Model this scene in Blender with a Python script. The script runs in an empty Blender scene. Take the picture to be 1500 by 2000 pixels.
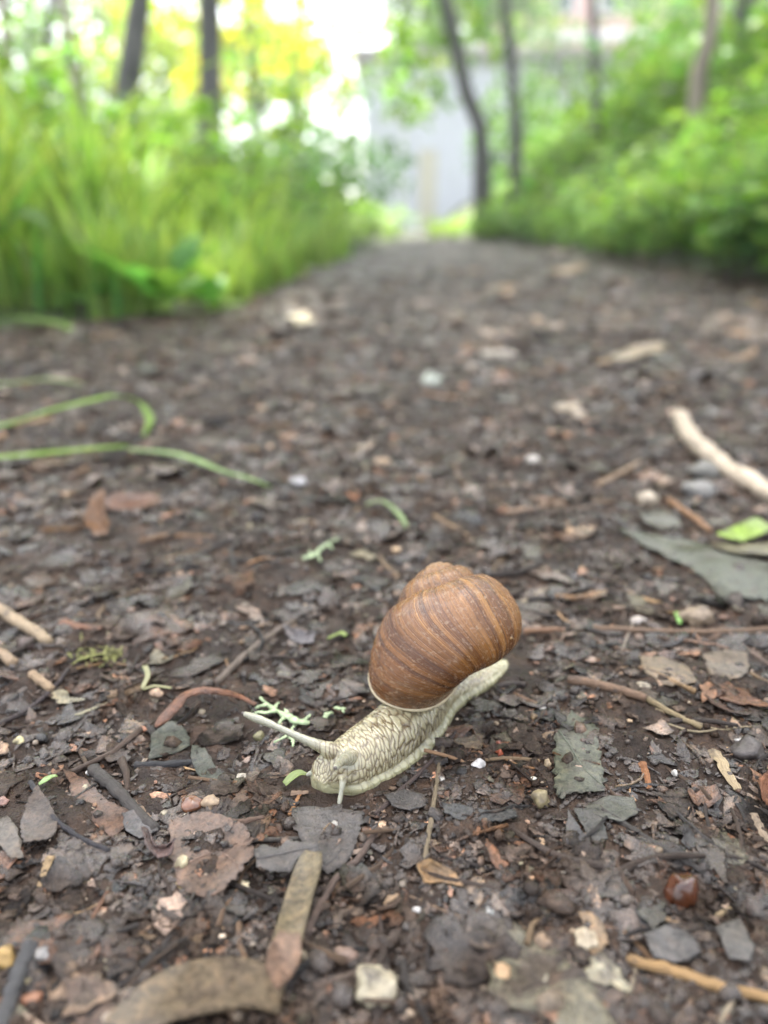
import bpy, bmesh, math, random
import numpy as np
from mathutils import Vector, Matrix, noise as mnoise

# ------------------------------------------------------------------ camera, sky, sun, exposure
SC = bpy.context.scene
COL = SC.collection
FPX = 1503.0                      # focal length in photo pixels (1500 wide)
PITCH = math.radians(20.4)
CAMH = 0.137
cam_d = bpy.data.cameras.new("camera")
cam = bpy.data.objects.new("camera", cam_d)
COL.objects.link(cam)
cam.location = (0, 0, CAMH)
cam.rotation_euler = (math.pi / 2 - PITCH, 0, 0)
cam_d.sensor_fit = 'HORIZONTAL'
cam_d.sensor_width = 36.0
cam_d.lens = 36.0 * FPX / 1500.0
cam_d.clip_start = 0.005
cam_d.clip_end = 600
cam_d.dof.use_dof = True
cam_d.dof.focus_distance = 0.199
cam_d.dof.aperture_fstop = cam_d.lens / 4.3
SC.camera = cam

SUN_AZ = math.radians(-14)        # from +Y, negative = towards -X
SUN_EL = math.radians(66)
w = bpy.data.worlds.new("World")
SC.world = w
w.use_nodes = True
wn = w.node_tree
wn.nodes.clear()
sky = wn.nodes.new('ShaderNodeTexSky')
sky.sky_type = 'NISHITA'
sky.sun_disc = False
sky.sun_elevation = SUN_EL
sky.sun_rotation = SUN_AZ
sky.air_density = 1.0
sky.dust_density = 4.0
sky.ozone_density = 0.6
hsv = wn.nodes.new('ShaderNodeHueSaturation')
hsv.inputs['Saturation'].default_value = 0.38
bg = wn.nodes.new('ShaderNodeBackground')
bg.inputs['Strength'].default_value = 0.15
wo = wn.nodes.new('ShaderNodeOutputWorld')
wn.links.new(sky.outputs[0], hsv.inputs['Color'])
wn.links.new(hsv.outputs[0], bg.inputs['Color'])
wn.links.new(bg.outputs[0], wo.inputs['Surface'])

sun_d = bpy.data.lights.new("sun", 'SUN')
sun_d.energy = 2.6
sun_d.angle = math.radians(0.53)
sun_d.color = (1.0, 0.95, 0.86)
sun = bpy.data.objects.new("sun", sun_d)
COL.objects.link(sun)
sdir = Vector((math.sin(SUN_AZ) * math.cos(SUN_EL), math.cos(SUN_AZ) * math.cos(SUN_EL), math.sin(SUN_EL)))
sun.rotation_euler = sdir.to_track_quat('Z', 'Y').to_euler()
sun.location = (0, 0, 20)

SC.view_settings.view_transform = 'Standard'
SC.view_settings.look = 'None'
SC.view_settings.gamma = 1.0
SC.view_settings.use_curve_mapping = False
SC.view_settings.exposure = 2.6
SC.render.engine = 'CYCLES'
SC.cycles.use_denoising = True
try:
    SC.cycles.denoiser = 'OPENIMAGEDENOISE'
    SC.cycles.denoising_input_passes = 'RGB_ALBEDO_NORMAL'
except Exception:
    pass
SC.cycles.max_bounces = 7
SC.cycles.diffuse_bounces = 3
SC.cycles.transmission_bounces = 5
SC.cycles.sample_clamp_indirect = 4.0

RNG = np.random.default_rng(7)
random.seed(7)
cp, sp = math.cos(PITCH), math.sin(PITCH)

# ------------------------------------------------------------------ noise, terrain height, pixel helpers
def _hash(ix, iy, seed):
    h = (ix.astype(np.int64) * 374761393 + iy.astype(np.int64) * 668265263 + seed * 974711) & 0xFFFFFFFF
    h = ((h ^ (h >> 13)) * 1274126177) & 0xFFFFFFFF
    h = (h ^ (h >> 16)) & 0xFFFFFFFF
    return h / 4294967295.0 * 2 - 1

def vnoise(x, y, seed=0):
    x = np.asarray(x, float); y = np.asarray(y, float)
    ix = np.floor(x); iy = np.floor(y)
    fx = x - ix; fy = y - iy
    fx = fx * fx * (3 - 2 * fx); fy = fy * fy * (3 - 2 * fy)
    a = _hash(ix, iy, seed); b = _hash(ix + 1, iy, seed)
    c = _hash(ix, iy + 1, seed); d = _hash(ix + 1, iy + 1, seed)
    return (a * (1 - fx) + b * fx) * (1 - fy) + (c * (1 - fx) + d * fx) * fy

def fbm(x, y, seed=0, o=3):
    s = 0; a = 1.0
    for k in range(o):
        s = s + a * vnoise(x * 2 ** k + 17.3 * k, y * 2 ** k - 9.1 * k, seed + k); a *= 0.5
    return s

def sstep(a, b, x):
    t = np.clip((x - a) / (b - a), 0, 1)
    return t * t * (3 - 2 * t)

LE_Y = np.array([-5, 0.5, 1.05, 1.35, 2.3, 4, 6, 8, 10, 14])
LE_X = np.array([-0.95, -0.85, -0.6, -0.27, -0.24, -0.12, 0.0, 0.15, 0.35, 0.9])
RE_Y = np.array([-5, 1.0, 2.0, 4, 6, 8, 10, 14])
RE_X = np.array([1.0, 0.88, 0.90, 0.98, 0.96, 0.90, 1.0, 1.3])
def ledge(y): return np.interp(y, LE_Y, LE_X)
def redge(y): return np.interp(y, RE_Y, RE_X)

def cam_pt(px, py):
    return (px - 750) / FPX, -(py - 1000) / FPX

def Gz(px, py, z=0.0):
    a, b = cam_pt(px, py)
    dy = cp + b * sp; dz = -sp + b * cp
    t = (z - CAMH) / dz
    return np.array([a * t, dy * t, z])

def at_depth(px, py, Y):
    a, b = cam_pt(px, py)
    dy = cp + b * sp; dz = -sp + b * cp
    t = Y / dy
    return np.array([a * t, Y, CAMH + dz * t])

# body of the snail on the ground, needed to calm the mud under it
EDGE_PX = [(992, 1296), (984, 1316), (955, 1344), (922, 1366), (903, 1380), (862, 1438), (802, 1498), (742, 1535), (697, 1552), (660, 1549)]
EDGE = np.array([Gz(*p)[:2] for p in EDGE_PX])
HALF = np.array([0.0010, 0.0050, 0.0075, 0.0088, 0.0095, 0.0100, 0.0098, 0.0088, 0.0072, 0.0050])
def edge_normals(E):
    d = np.gradient(E, axis=0); d /= np.linalg.norm(d, axis=1)[:, None]
    return np.stack([d[:, 1], -d[:, 0]], 1), d
HEADING = (EDGE[-2] - EDGE[1]); HEADING /= np.linalg.norm(HEADING)
NRIGHT = np.array([HEADING[1], -HEADING[0]])          # towards the far side of the foot
SPINE = EDGE + NRIGHT[None] * HALF[:, None] * 1.0

def spine_dist(x, y):
    x = np.asarray(x, float); y = np.asarray(y, float)
    best = np.full(x.shape, 9.0)
    for a, b in zip(SPINE[:-1], SPINE[1:]):
        ab = b - a; L2 = ab @ ab
        t = np.clip(((x - a[0]) * ab[0] + (y - a[1]) * ab[1]) / L2, 0, 1)
        best = np.minimum(best, np.hypot(x - a[0] - t * ab[0], y - a[1] - t * ab[1]))
    return best

def gh(x, y):
    x = np.asarray(x, float); y = np.asarray(y, float)
    r = np.hypot(x, y)
    m = 0.0024 * fbm(x * 20, y * 20, 3, 3) + 0.0014 * fbm(x * 80, y * 80, 9, 2)
    calm = 0.15 + 0.85 * sstep(0.008, 0.024, spine_dist(x, y))
    m = m * calm
    m = m + sstep(0.35, 1.2, r) * 0.010 * fbm(x * 4.0, y * 4.0, 21, 3)
    L = ledge(y); R = redge(y)
    left = sstep(-0.05, 1.6, L - x) * 0.22 + sstep(1.0, 9, L - x) * 0.5
    right = sstep(-0.1, 1.3, x - R) * 0.85 + sstep(2.0, 14, x - R) * 1.6
    m = m + (left + right) * sstep(0.0, 1.2, y + 1.0)
    return m

def gh_soft(x, y, d=0.005):
    return (2 * gh(x, y) + gh(x + d, y) + gh(x - d, y) + gh(x, y + d) + gh(x, y - d) + gh(x + d, y + d) + gh(x - d, y - d) + gh(x + d, y - d) + gh(x - d, y + d)) / 10.0

def G(px, py, lift=0.0):
    z = 0.0
    for _ in range(5):
        p = Gz(px, py, z + lift)
        z = float(gh(p[0], p[1]))
    p = Gz(px, py, z + lift)
    return p

def px_size(p):
    """metres per photo pixel at a point"""
    d = p[1] * cp - (p[2] - CAMH) * sp
    return d / FPX

# ------------------------------------------------------------------ node helpers
def new_mat(name):
    m = bpy.data.materials.new(name)
    m.use_nodes = True
    nt = m.node_tree
    nt.nodes.clear()
    out = nt.nodes.new('ShaderNodeOutputMaterial')
    b = nt.nodes.new('ShaderNodeBsdfPrincipled')
    nt.links.new(b.outputs[0], out.inputs['Surface'])
    return m, nt, b, out

class NT:
    def __init__(s, nt): s.nt = nt
    def n(s, t, **kw):
        nd = s.nt.nodes.new(t)
        for k, v in kw.items(): setattr(nd, k, v)
        return nd
    def l(s, a, b): s.nt.links.new(a, b)
    def val(s, sock, v):
        if hasattr(v, 'is_output') or isinstance(v, bpy.types.NodeSocket): s.l(v, sock)
        else: sock.default_value = v
    def noise(s, vec=None, scale=5, detail=4, rough=0.55, dim='3D', w=None, dist=0.0):
        nd = s.n('ShaderNodeTexNoise', noise_dimensions=dim)
        nd.inputs['Scale'].default_value = scale
        nd.inputs['Detail'].default_value = detail
        nd.inputs['Roughness'].default_value = rough
        nd.inputs['Distortion'].default_value = dist
        if vec is not None: s.l(vec, nd.inputs['Vector'])
        if w is not None: s.l(w, nd.inputs['W'])
        return nd.outputs['Fac']
    def ramp(s, fac, stops, interp='LINEAR'):
        nd = s.n('ShaderNodeValToRGB')
        nd.color_ramp.interpolation = interp
        el = nd.color_ramp.elements
        while len(el) < len(stops): el.new(0.5)
        for e, (p, c) in zip(el, stops):
            e.position = p
            e.color = (c, c, c, 1) if not hasattr(c, '__len__') else (*c, 1)
        s.l(fac, nd.inputs['Fac'])
        return nd.outputs['Color']
    def mix(s, fac, a, b, mode='MIX'):
        nd = s.n('ShaderNodeMix', data_type='RGBA', blend_type=mode)
        s.val(nd.inputs['Factor'], fac)
        for sock, v in ((nd.inputs['A'], a), (nd.inputs['B'], b)):
            if isinstance(v, bpy.types.NodeSocket): s.l(v, sock)
            else: sock.default_value = (*v, 1)
        # RGBA sockets
        return nd.outputs['Result']
    def math(s, op, a, b=None, clamp=False):
        nd = s.n('ShaderNodeMath', operation=op, use_clamp=clamp)
        s.val(nd.inputs[0], a)
        if b is not None: s.val(nd.inputs[1], b)
        return nd.outputs[0]
    def attr(s, name):
        nd = s.n('ShaderNodeAttribute', attribute_type='GEOMETRY', attribute_name=name)
        return nd
    def bump(s, h, dist, strength=1.0, normal=None):
        nd = s.n('ShaderNodeBump')
        nd.inputs['Distance'].default_value = dist
        nd.inputs['Strength'].default_value = strength
        s.l(h, nd.inputs['Height'])
        if normal is not None: s.l(normal, nd.inputs['Normal'])
        return nd.outputs[0]

def mixnode(nt, fac, a, b, mode='MIX'):
    # data_type RGBA sockets sit at fixed places
    nd = nt.nodes.new('ShaderNodeMix'); nd.data_type = 'RGBA'; nd.blend_type = mode
    i = [k for k in nd.inputs if k.type == 'RGBA']
    f = [k for k in nd.inputs if k.name == 'Factor' and k.type == 'VALUE'][0]
    if isinstance(fac, bpy.types.NodeSocket): nt.links.new(fac, f)
    else: f.default_value = fac
    for sock, v in zip(i, (a, b)):
        if isinstance(v, bpy.types.NodeSocket): nt.links.new(v, sock)
        else: sock.default_value = (*v, 1)
    return [o for o in nd.outputs if o.type == 'RGBA'][0]
NT.mix = lambda s, fac, a, b, mode='MIX': mixnode(s.nt, fac, a, b, mode)

MAT = {}

def mat_mud():
    m, nt, b, out = new_mat('mud')
    N = NT(nt)
    pos = N.n('ShaderNodeTexCoord').outputs['Object']
    n1 = N.noise(pos, 9, 5, 0.6)
    n2 = N.noise(pos, 140, 5, 0.65)
    n3 = N.noise(pos, 900, 3, 0.6)
    c = N.ramp(n1, [(0.3, (0.030, 0.022, 0.017)), (0.5, (0.052, 0.039, 0.031)), (0.7, (0.085, 0.066, 0.052))])
    c2 = N.ramp(n2, [(0.3, (0.35, 0.33, 0.32)), (0.5, (0.9, 0.88, 0.86)), (0.72, (1.9, 1.7, 1.5))])
    col = N.mix(1.0, N.mix(1.0, c, c2, 'MULTIPLY'), (0.64, 0.55, 0.48), 'MULTIPLY')
    N.l(col, b.inputs['Base Color'])
    N.l(N.ramp(N.noise(pos, 30, 3, 0.6), [(0.4, 0.30), (0.65, 0.7)]), b.inputs['Roughness'])
    h = N.math('ADD', N.math('MULTIPLY', n2, 0.8), N.math('MULTIPLY', n3, 0.25))
    N.l(N.bump(h, 0.004, 1.0), b.inputs['Normal'])
    b.inputs['Specular IOR Level'].default_value = 0.2
    return m

def mat_ground():
    m, nt, b, out = new_mat('woodland_soil')
    N = NT(nt)
    pos = N.n('ShaderNodeTexCoord').outputs['Object']
    n1 = N.noise(pos, 3, 6, 0.65)
    col = N.ramp(n1, [(0.3, (0.03, 0.028, 0.016)), (0.5, (0.05, 0.06, 0.025)), (0.7, (0.07, 0.10, 0.035))])
    N.l(col, b.inputs['Base Color'])
    b.inputs['Roughness'].default_value = 0.85
    N.l(N.bump(N.noise(pos, 60, 4), 0.02, 0.6), b.inputs['Normal'])
    return m

def litter_nodes(m, nt, b, colsock, rough=(0.13, 0.40), film=0.85):
    N = NT(nt)
    pos = N.n('ShaderNodeTexCoord').outputs['Object']
    geo = N.n('ShaderNodeNewGeometry').outputs['Position']
    n1 = N.noise(geo, 260, 5, 0.65)
    n2 = N.noise(geo, 1300, 3, 0.6)
    mud = N.noise(geo, 120, 4, 0.6)
    n4 = N.noise(geo, 620, 5, 0.75)
    v = N.ramp(n1, [(0.28, (0.55, 0.50, 0.47)), (0.5, (1, 1, 1)), (0.75, (1.6, 1.45, 1.3))])
    c = N.mix(1.0, colsock, v, 'MULTIPLY')
    c = N.mix(1.0, c, N.ramp(n4, [(0.32, (0.45, 0.42, 0.40)), (0.5, (1, 1, 1)), (0.7, (1.5, 1.4, 1.3))]), 'MULTIPLY')
    c = N.mix(N.ramp(mud, [(0.48, 0.0), (0.60, film)]), c, N.ramp(n4, [(0.35, (0.026, 0.019, 0.015)), (0.65, (0.085, 0.064, 0.050))]))
    N.l(c, b.inputs['Base Color'])
    N.l(N.ramp(n1, [(0.3, rough[0]), (0.7, rough[1])]), b.inputs['Roughness'])
    h = N.math('ADD', N.math('ADD', n1, N.math('MULTIPLY', n4, 0.5)), N.math('MULTIPLY', n2, 0.35))
    N.l(N.bump(h, 0.0014, 0.9), b.inputs['Normal'])
    N.l(N.ramp(N.noise(geo, 45, 2, 0.5), [(0.40, 0.08), (0.60, 0.8)]), b.inputs['Specular IOR Level'])

def mat_litter_attr():
    m, nt, b, out = new_mat('leaf_litter')
    litter_nodes(m, nt, b, NT(nt).attr('Col').outputs['Color'])
    return m

def mat_litter_obj(name='leaf_piece', rough=(0.14, 0.42), film=0.85):
    m, nt, b, out = new_mat(name)
    litter_nodes(m, nt, b, NT(nt).n('ShaderNodeObjectInfo').outputs['Color'], rough, film)
    return m

def mat_wood():
    m, nt, b, out = new_mat('twig_bark')
    N = NT(nt)
    col = N.n('ShaderNodeObjectInfo').outputs['Color']
    ln = N.attr('along')
    geo = N.n('ShaderNodeNewGeometry').outputs['Position']
    sc = N.n('ShaderNodeVectorMath', operation='MULTIPLY')
    N.l(ln.outputs['Vector'], sc.inputs[0]); sc.inputs[1].default_value = (260, 2.2, 2.2)
    n1 = N.noise(sc.outputs[0], 1.0, 4, 0.65)
    n2 = N.noise(geo, 500, 4, 0.65)
    n3 = N.noise(geo, 150, 3, 0.6)
    v = N.ramp(n1, [(0.3, (0.45, 0.42, 0.4)), (0.55, (1, 1, 1)), (0.8, (1.5, 1.45, 1.4))])
    c = N.mix(1.0, col, v, 'MULTIPLY')
    c = N.mix(N.ramp(n3, [(0.55, 0.0), (0.7, 0.7)]), c, (0.05, 0.037, 0.03))
    N.l(c, b.inputs['Base Color'])
    N.l(N.ramp(n2, [(0.3, 0.45), (0.7, 0.75)]), b.inputs['Roughness'])
    N.l(N.bump(N.math('ADD', n1, n2), 0.0008, 0.8), b.inputs['Normal'])
    return m

def mat_stone():
    m, nt, b, out = new_mat('pebble_stone')
    N = NT(nt)
    col = N.n('ShaderNodeObjectInfo').outputs['Color']
    geo = N.n('ShaderNodeNewGeometry').outputs['Position']
    n1 = N.noise(geo, 420, 5, 0.65)
    n2 = N.noise(geo, 160, 3, 0.6)
    c = N.mix(1.0, col, N.ramp(n1, [(0.3, (0.62, 0.58, 0.55)), (0.6, (1.1, 1.1, 1.1))]), 'MULTIPLY')
    c = N.mix(N.ramp(n2, [(0.50, 0.0), (0.66, 0.9)]), N.mix(1.0, c, (0.78, 0.76, 0.74), 'MULTIPLY'), (0.05, 0.038, 0.03))
    N.l(c, b.inputs['Base Color'])
    b.inputs['Roughness'].default_value = 0.5
    N.l(N.bump(n1, 0.0008, 0.6), b.inputs['Normal'])
    return m

def mat_seed():
    m, nt, b, out = new_mat('glossy_seed')
    N = NT(nt)
    col = N.n('ShaderNodeObjectInfo').outputs['Color']
    geo = N.n('ShaderNodeNewGeometry').outputs['Position']
    n1 = N.noise(geo, 300, 4, 0.6)
    c = N.mix(1.0, col, N.ramp(n1, [(0.35, (0.45, 0.4, 0.4)), (0.65, (1.3, 1.2, 1.1))]), 'MULTIPLY')
    N.l(c, b.inputs['Base Color'])
    b.inputs['Roughness'].default_value = 0.25
    b.inputs['Subsurface Weight'].default_value = 0.15
    b.inputs['Subsurface Radius'].default_value = (0.002, 0.001, 0.0005)
    b.inputs['Coat Weight'].default_value = 0.3
    return m

def foliage_mat(name, trans=0.45, use_obj=False, rough=0.5):
    m = bpy.data.materials.new(name); m.use_nodes = True
    nt = m.node_tree; nt.nodes.clear(); N = NT(nt)
    out = N.n('ShaderNodeOutputMaterial')
    b = N.n('ShaderNodeBsdfPrincipled'); t = N.n('ShaderNodeBsdfTranslucent'); mx = N.n('ShaderNodeMixShader')
    col = N.n('ShaderNodeObjectInfo').outputs['Color'] if use_obj else N.attr('Col').outputs['Color']
    geo = N.n('ShaderNodeNewGeometry').outputs['Position']
    n1 = N.noise(geo, 30, 3, 0.6)
    c = N.mix(1.0, col, N.ramp(n1, [(0.3, (0.75, 0.78, 0.75)), (0.7, (1.2, 1.15, 1.1))]), 'MULTIPLY')
    N.l(c, b.inputs['Base Color'])
    b.inputs['Roughness'].default_value = rough
    tc = N.mix(1.0, c, (1.5, 1.6, 0.7), 'MULTIPLY')
    N.l(tc, t.inputs['Color'])
    mx.inputs[0].default_value = trans
    N.l(b.outputs[0], mx.inputs[1]); N.l(t.outputs[0], mx.inputs[2]); N.l(mx.outputs[0], out.inputs['Surface'])
    return m

def mat_bark(name, c0, c1):
    m, nt, b, out = new_mat(name)
    N = NT(nt)
    pos = N.n('ShaderNodeTexCoord').outputs['Object']
    mp = N.n('ShaderNodeMapping'); mp.inputs['Scale'].default_value = (14, 14, 2.5)
    N.l(pos, mp.inputs['Vector'])
    n1 = N.noise(mp.outputs[0], 1.5, 5, 0.65)
    N.l(N.ramp(n1, [(0.3, c0), (0.7, c1)]), b.inputs['Base Color'])
    b.inputs['Roughness'].default_value = 0.85
    N.l(N.bump(n1, 0.02, 0.8), b.inputs['Normal'])
    return m

def mat_plain(name, c, rough=0.7, var=0.12, scale=2.0, metal=0.0):
    m, nt, b, out = new_mat(name)
    N = NT(nt)
    pos = N.n('ShaderNodeTexCoord').outputs['Object']
    n1 = N.noise(pos, scale, 5, 0.6)
    lo = tuple(x * (1 - var) for x in c); hi = tuple(min(1, x * (1 + var)) for x in c)
    N.l(N.ramp(n1, [(0.3, lo), (0.7, hi)]), b.inputs['Base Color'])
    b.inputs['Roughness'].default_value = rough
    b.inputs['Metallic'].default_value = metal
    return m

def mat_shell():
    m, nt, b, out = new_mat('snail_shell')
    N = NT(nt)
    th = N.attr('growth').outputs['Fac']
    ph = N.attr('round').outputs['Fac']
    pos = N.n('ShaderNodeTexCoord').outputs['Object']
    warp = N.noise(pos, 220, 3, 0.5)
    t = N.math('ADD', th, N.math('MULTIPLY', warp, 0.02))
    def lines(scale, detail, rough, seed):
        cb = N.n('ShaderNodeCombineXYZ')
        N.l(N.math('ADD', t, seed), cb.inputs[0]); N.l(N.math('MULTIPLY', ph, 0.005), cb.inputs[1])
        return N.noise(cb.outputs[0], scale, detail, rough)
    broad = lines(5.0, 2, 0.5, 0.0)
    mid = lines(34, 4, 0.72, 11.0)
    fine = lines(130, 3, 0.7, 5.0)
    base = N.ramp(mid, [(0.26, (0.060, 0.022, 0.007)), (0.40, (0.165, 0.068, 0.020)), (0.53, (0.27, 0.130, 0.040)), (0.66, (0.40, 0.220, 0.078)), (0.82, (0.52, 0.34, 0.15))])
    br = N.ramp(broad, [(0.36, (0.55, 0.46, 0.40)), (0.50, (1.0, 1.0, 0.96)), (0.62, (1.32, 1.4, 1.35))])
    c = N.mix(1.0, base, br, 'MULTIPLY')
    fl = N.ramp(fine, [(0.34, (0.55, 0.50, 0.45)), (0.5, (1, 1, 1)), (0.68, (1.45, 1.4, 1.35))])
    c = N.mix(1.0, c, fl, 'MULTIPLY')
    # older whorls are paler, the newest part near the lip redder and darker
    age = N.attr('age').outputs['Fac']
    c = N.mix(N.ramp(age, [(0.0, 0.7), (0.25, 0.55), (0.55, 0.0)]), c, (0.46, 0.31, 0.19))
    c = N.mix(N.ramp(age, [(0.86, 0.0), (0.99, 0.6)]), c, N.mix(1.0, c, (0.62, 0.42, 0.36), 'MULTIPLY'))
    # blotches and worn patches
    blot = N.noise(pos, 120, 4, 0.6)
    c = N.mix(N.ramp(blot, [(0.54, 0.0), (0.68, 0.75)]), c, N.mix(1.0, c, (0.42, 0.33, 0.29), 'MULTIPLY'))
    sc = N.n('ShaderNodeCombineXYZ')
    N.l(N.math('MULTIPLY', t, 7.0), sc.inputs[0]); N.l(N.math('MULTIPLY', ph, 3.2), sc.inputs[1])
    wear = N.noise(sc.outputs[0], 2.2, 6, 0.72)
    wearm = N.ramp(wear, [(0.52, 0.0), (0.64, 0.65)])
    wear2 = N.noise(pos, 700, 3, 0.6)
    wm = N.mix(1.0, wearm, N.ramp(wear2, [(0.40, 0.1), (0.62, 1.0)]), 'MULTIPLY')
    c = N.mix(wm, c, (0.46, 0.37, 0.30))
    c = N.mix(1.0, c, (0.76, 0.69, 0.56), 'MULTIPLY')
    N.l(c, b.inputs['Base Color'])
    N.l(N.mix(wm, N.ramp(fine, [(0.3, 0.32), (0.7, 0.18)]), (0.55, 0.55, 0.55)), b.inputs['Roughness'])
    h = N.math('ADD', N.math('MULTIPLY', mid, 1.0), N.math('MULTIPLY', fine, 0.55))
    N.l(N.bump(h, 0.0011, 0.55), b.inputs['Normal'])
    b.inputs['Specular IOR Level'].default_value = 0.6
    b.inputs['Coat Weight'].default_value = 0.15; b.inputs['Coat Roughness'].default_value = 0.12
    return m

def mat_snail():
    m, nt, b, out = new_mat('snail_skin')
    N = NT(nt)
    uv = N.attr('skin')             # x along, y round the body (metres), z height
    tent = N.attr('tent').outputs['Fac']
    sep = N.n('ShaderNodeSeparateXYZ'); N.l(uv.outputs['Vector'], sep.inputs[0])
    pos = N.n('ShaderNodeTexCoord').outputs['Object']
    d = N.attr('groove').outputs['Fac']
    skin = N.ramp(d, [(0.0, (0.085, 0.056, 0.032)), (0.10, (0.165, 0.122, 0.075)), (0.26, (0.38, 0.345, 0.25)), (0.48, (0.47, 0.445, 0.34))])
    skin = N.mix(N.math('MULTIPLY', N.attr('cellv').outputs['Fac'], 0.4), skin, (0.55, 0.52, 0.40))
    skin = N.mix(1.0, skin, N.ramp(N.noise(pos, 330, 3, 0.6), [(0.3, (0.78, 0.74, 0.68)), (0.7, (1.12, 1.1, 1.08))]), 'MULTIPLY')
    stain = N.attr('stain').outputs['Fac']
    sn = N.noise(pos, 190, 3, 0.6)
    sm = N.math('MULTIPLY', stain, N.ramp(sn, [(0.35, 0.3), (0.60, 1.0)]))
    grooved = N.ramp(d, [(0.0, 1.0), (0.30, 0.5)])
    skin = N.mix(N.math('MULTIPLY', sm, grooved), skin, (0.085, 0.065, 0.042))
    fringe = N.attr('fringe').outputs['Fac']
    skin = N.mix(N.math('MULTIPLY', fringe, 0.55), skin, (0.44, 0.44, 0.29))
    skin = N.mix(N.math('MULTIPLY', tent, 1.0), skin, (0.35, 0.35, 0.30))
    skin = N.mix(1.0, skin, (0.74, 0.715, 0.61), 'MULTIPLY')
    b.inputs['Coat Weight'].default_value = 0.5; b.inputs['Coat Roughness'].default_value = 0.12
    N.l(skin, b.inputs['Base Color'])
    N.l(N.ramp(N.noise(pos, 500, 2, 0.5), [(0.35, 0.16), (0.65, 0.36)]), b.inputs['Roughness'])
    b.inputs['Subsurface Weight'].default_value = 0.45
    b.inputs['Subsurface Radius'].default_value = (0.0016, 0.0012, 0.0008)
    b.inputs['Subsurface Scale'].default_value = 0.6
    hh = N.math('ADD', N.noise(pos, 2600, 2, 0.5), N.math('MULTIPLY', N.noise(pos, 900, 2, 0.5), 0.8))
    N.l(N.bump(hh, 0.00022, 0.6), b.inputs['Normal'])
    return m

MAT['mud'] = mat_mud(); MAT['soil'] = mat_ground()
MAT['litter'] = mat_litter_attr(); MAT['leafp'] = mat_litter_obj()
MAT['drygloss'] = mat_litter_obj('dry_leaf_skin', (0.25, 0.5), 0.25)
MAT['leafc'] = mat_litter_obj('clean_leaf_skin', (0.3, 0.6), 0.4)
MAT['wood'] = mat_wood(); MAT['stone'] = mat_stone(); MAT['seed'] = mat_seed()
MAT['fol'] = foliage_mat('foliage', 0.45); MAT['blade'] = foliage_mat('grass_blade', 0.4, True, 0.4)
MAT['lichen'] = mat_plain('lichen', (0.31, 0.38, 0.215), 0.85, 0.5, 420)
MAT['moss'] = mat_plain('moss', (0.17, 0.17, 0.055), 0.9, 0.5, 500)
MAT['bark_dark'] = mat_bark('bark_dark', (0.05, 0.048, 0.046), (0.15, 0.14, 0.13))
MAT['bark_pale'] = mat_bark('bark_pale', (0.16, 0.13, 0.10), (0.36, 0.30, 0.24))
MAT['shell'] = mat_shell(); MAT['skin'] = mat_snail()
MAT['lip'] = mat_plain('shell_lip', (0.40, 0.33, 0.21), 0.4, 0.2, 500)
MAT['eye'] = mat_plain('eye_spot', (0.07, 0.055, 0.045), 0.2, 0.1, 50)

# ------------------------------------------------------------------ mesh helpers
def tag(o, label=None, cat=None, group=None, kind=None):
    if label: o['label'] = label
    if cat: o['category'] = cat
    if group: o['group'] = group
    if kind: o['kind'] = kind
    return o

def mesh_from(name, V, F, mat, smooth=True):
    me = bpy.data.meshes.new(name)
    me.from_pydata([tuple(v) for v in V], [], [tuple(int(i) for i in f) for f in F])
    if mat: me.materials.append(mat)
    if smooth: me.polygons.foreach_set('use_smooth', [True] * len(me.polygons))
    me.update()
    return me

def fast_mesh(name, V, T, mat, cols=None, smooth=True):
    """V (n,3), T (m,3) or (m,4) numpy arrays"""
    me = bpy.data.meshes.new(name)
    k = T.shape[1]
    me.vertices.add(len(V)); me.vertices.foreach_set('co', np.asarray(V, np.float32).ravel())
    me.loops.add(T.size); me.loops.foreach_set('vertex_index', np.asarray(T, np.int32).ravel())
    me.polygons.add(len(T))
    me.polygons.foreach_set('loop_start', np.arange(0, T.size, k, dtype=np.int32))
    me.polygons.foreach_set('loop_total', np.full(len(T), k, np.int32))
    if smooth: me.polygons.foreach_set('use_smooth', np.ones(len(T), bool))
    if mat: me.materials.append(mat)
    me.update(calc_edges=True)
    if cols is not None: set_col(me, cols)
    return me

def set_col(me, cols):
    a = me.color_attributes.new('Col', 'FLOAT_COLOR', 'POINT')
    c = np.ones((len(me.vertices), 4), np.float32); c[:, :3] = cols
    a.data.foreach_set('color', c.ravel())

def set_attr(me, name, arr):
    arr = np.asarray(arr, np.float32)
    if arr.ndim == 1:
        a = me.attributes.new(name, 'FLOAT', 'POINT'); a.data.foreach_set('value', arr)
    else:
        a = me.attributes.new(name, 'FLOAT_VECTOR', 'POINT'); a.data.foreach_set('vector', arr.ravel())

def link(name, data, parent=None, loc=None, rot=None, scale=None, color=None):
    o = bpy.data.objects.new(name, data)
    COL.objects.link(o)
    if parent is not None: o.parent = parent
    if loc is not None: o.location = loc
    if rot is not None: o.rotation_euler = rot
    if scale is not None: o.scale = scale if hasattr(scale, '__len__') else (scale,) * 3
    if color is not None: o.color = (*[0.76 * c for c in color], 1)
    return o

def empty(name, loc=(0, 0, 0), rz=0.0):
    o = bpy.data.objects.new(name, None); COL.objects.link(o)
    o.location = loc; o.rotation_euler = (0, 0, rz); o.empty_display_size = 0.01
    return o

def copy_tree(o, parent=None):
    c = o.copy(); COL.objects.link(c)
    if parent is not None: c.parent = parent
    for ch in list(o.children): copy_tree(ch, c)
    return c

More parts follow.
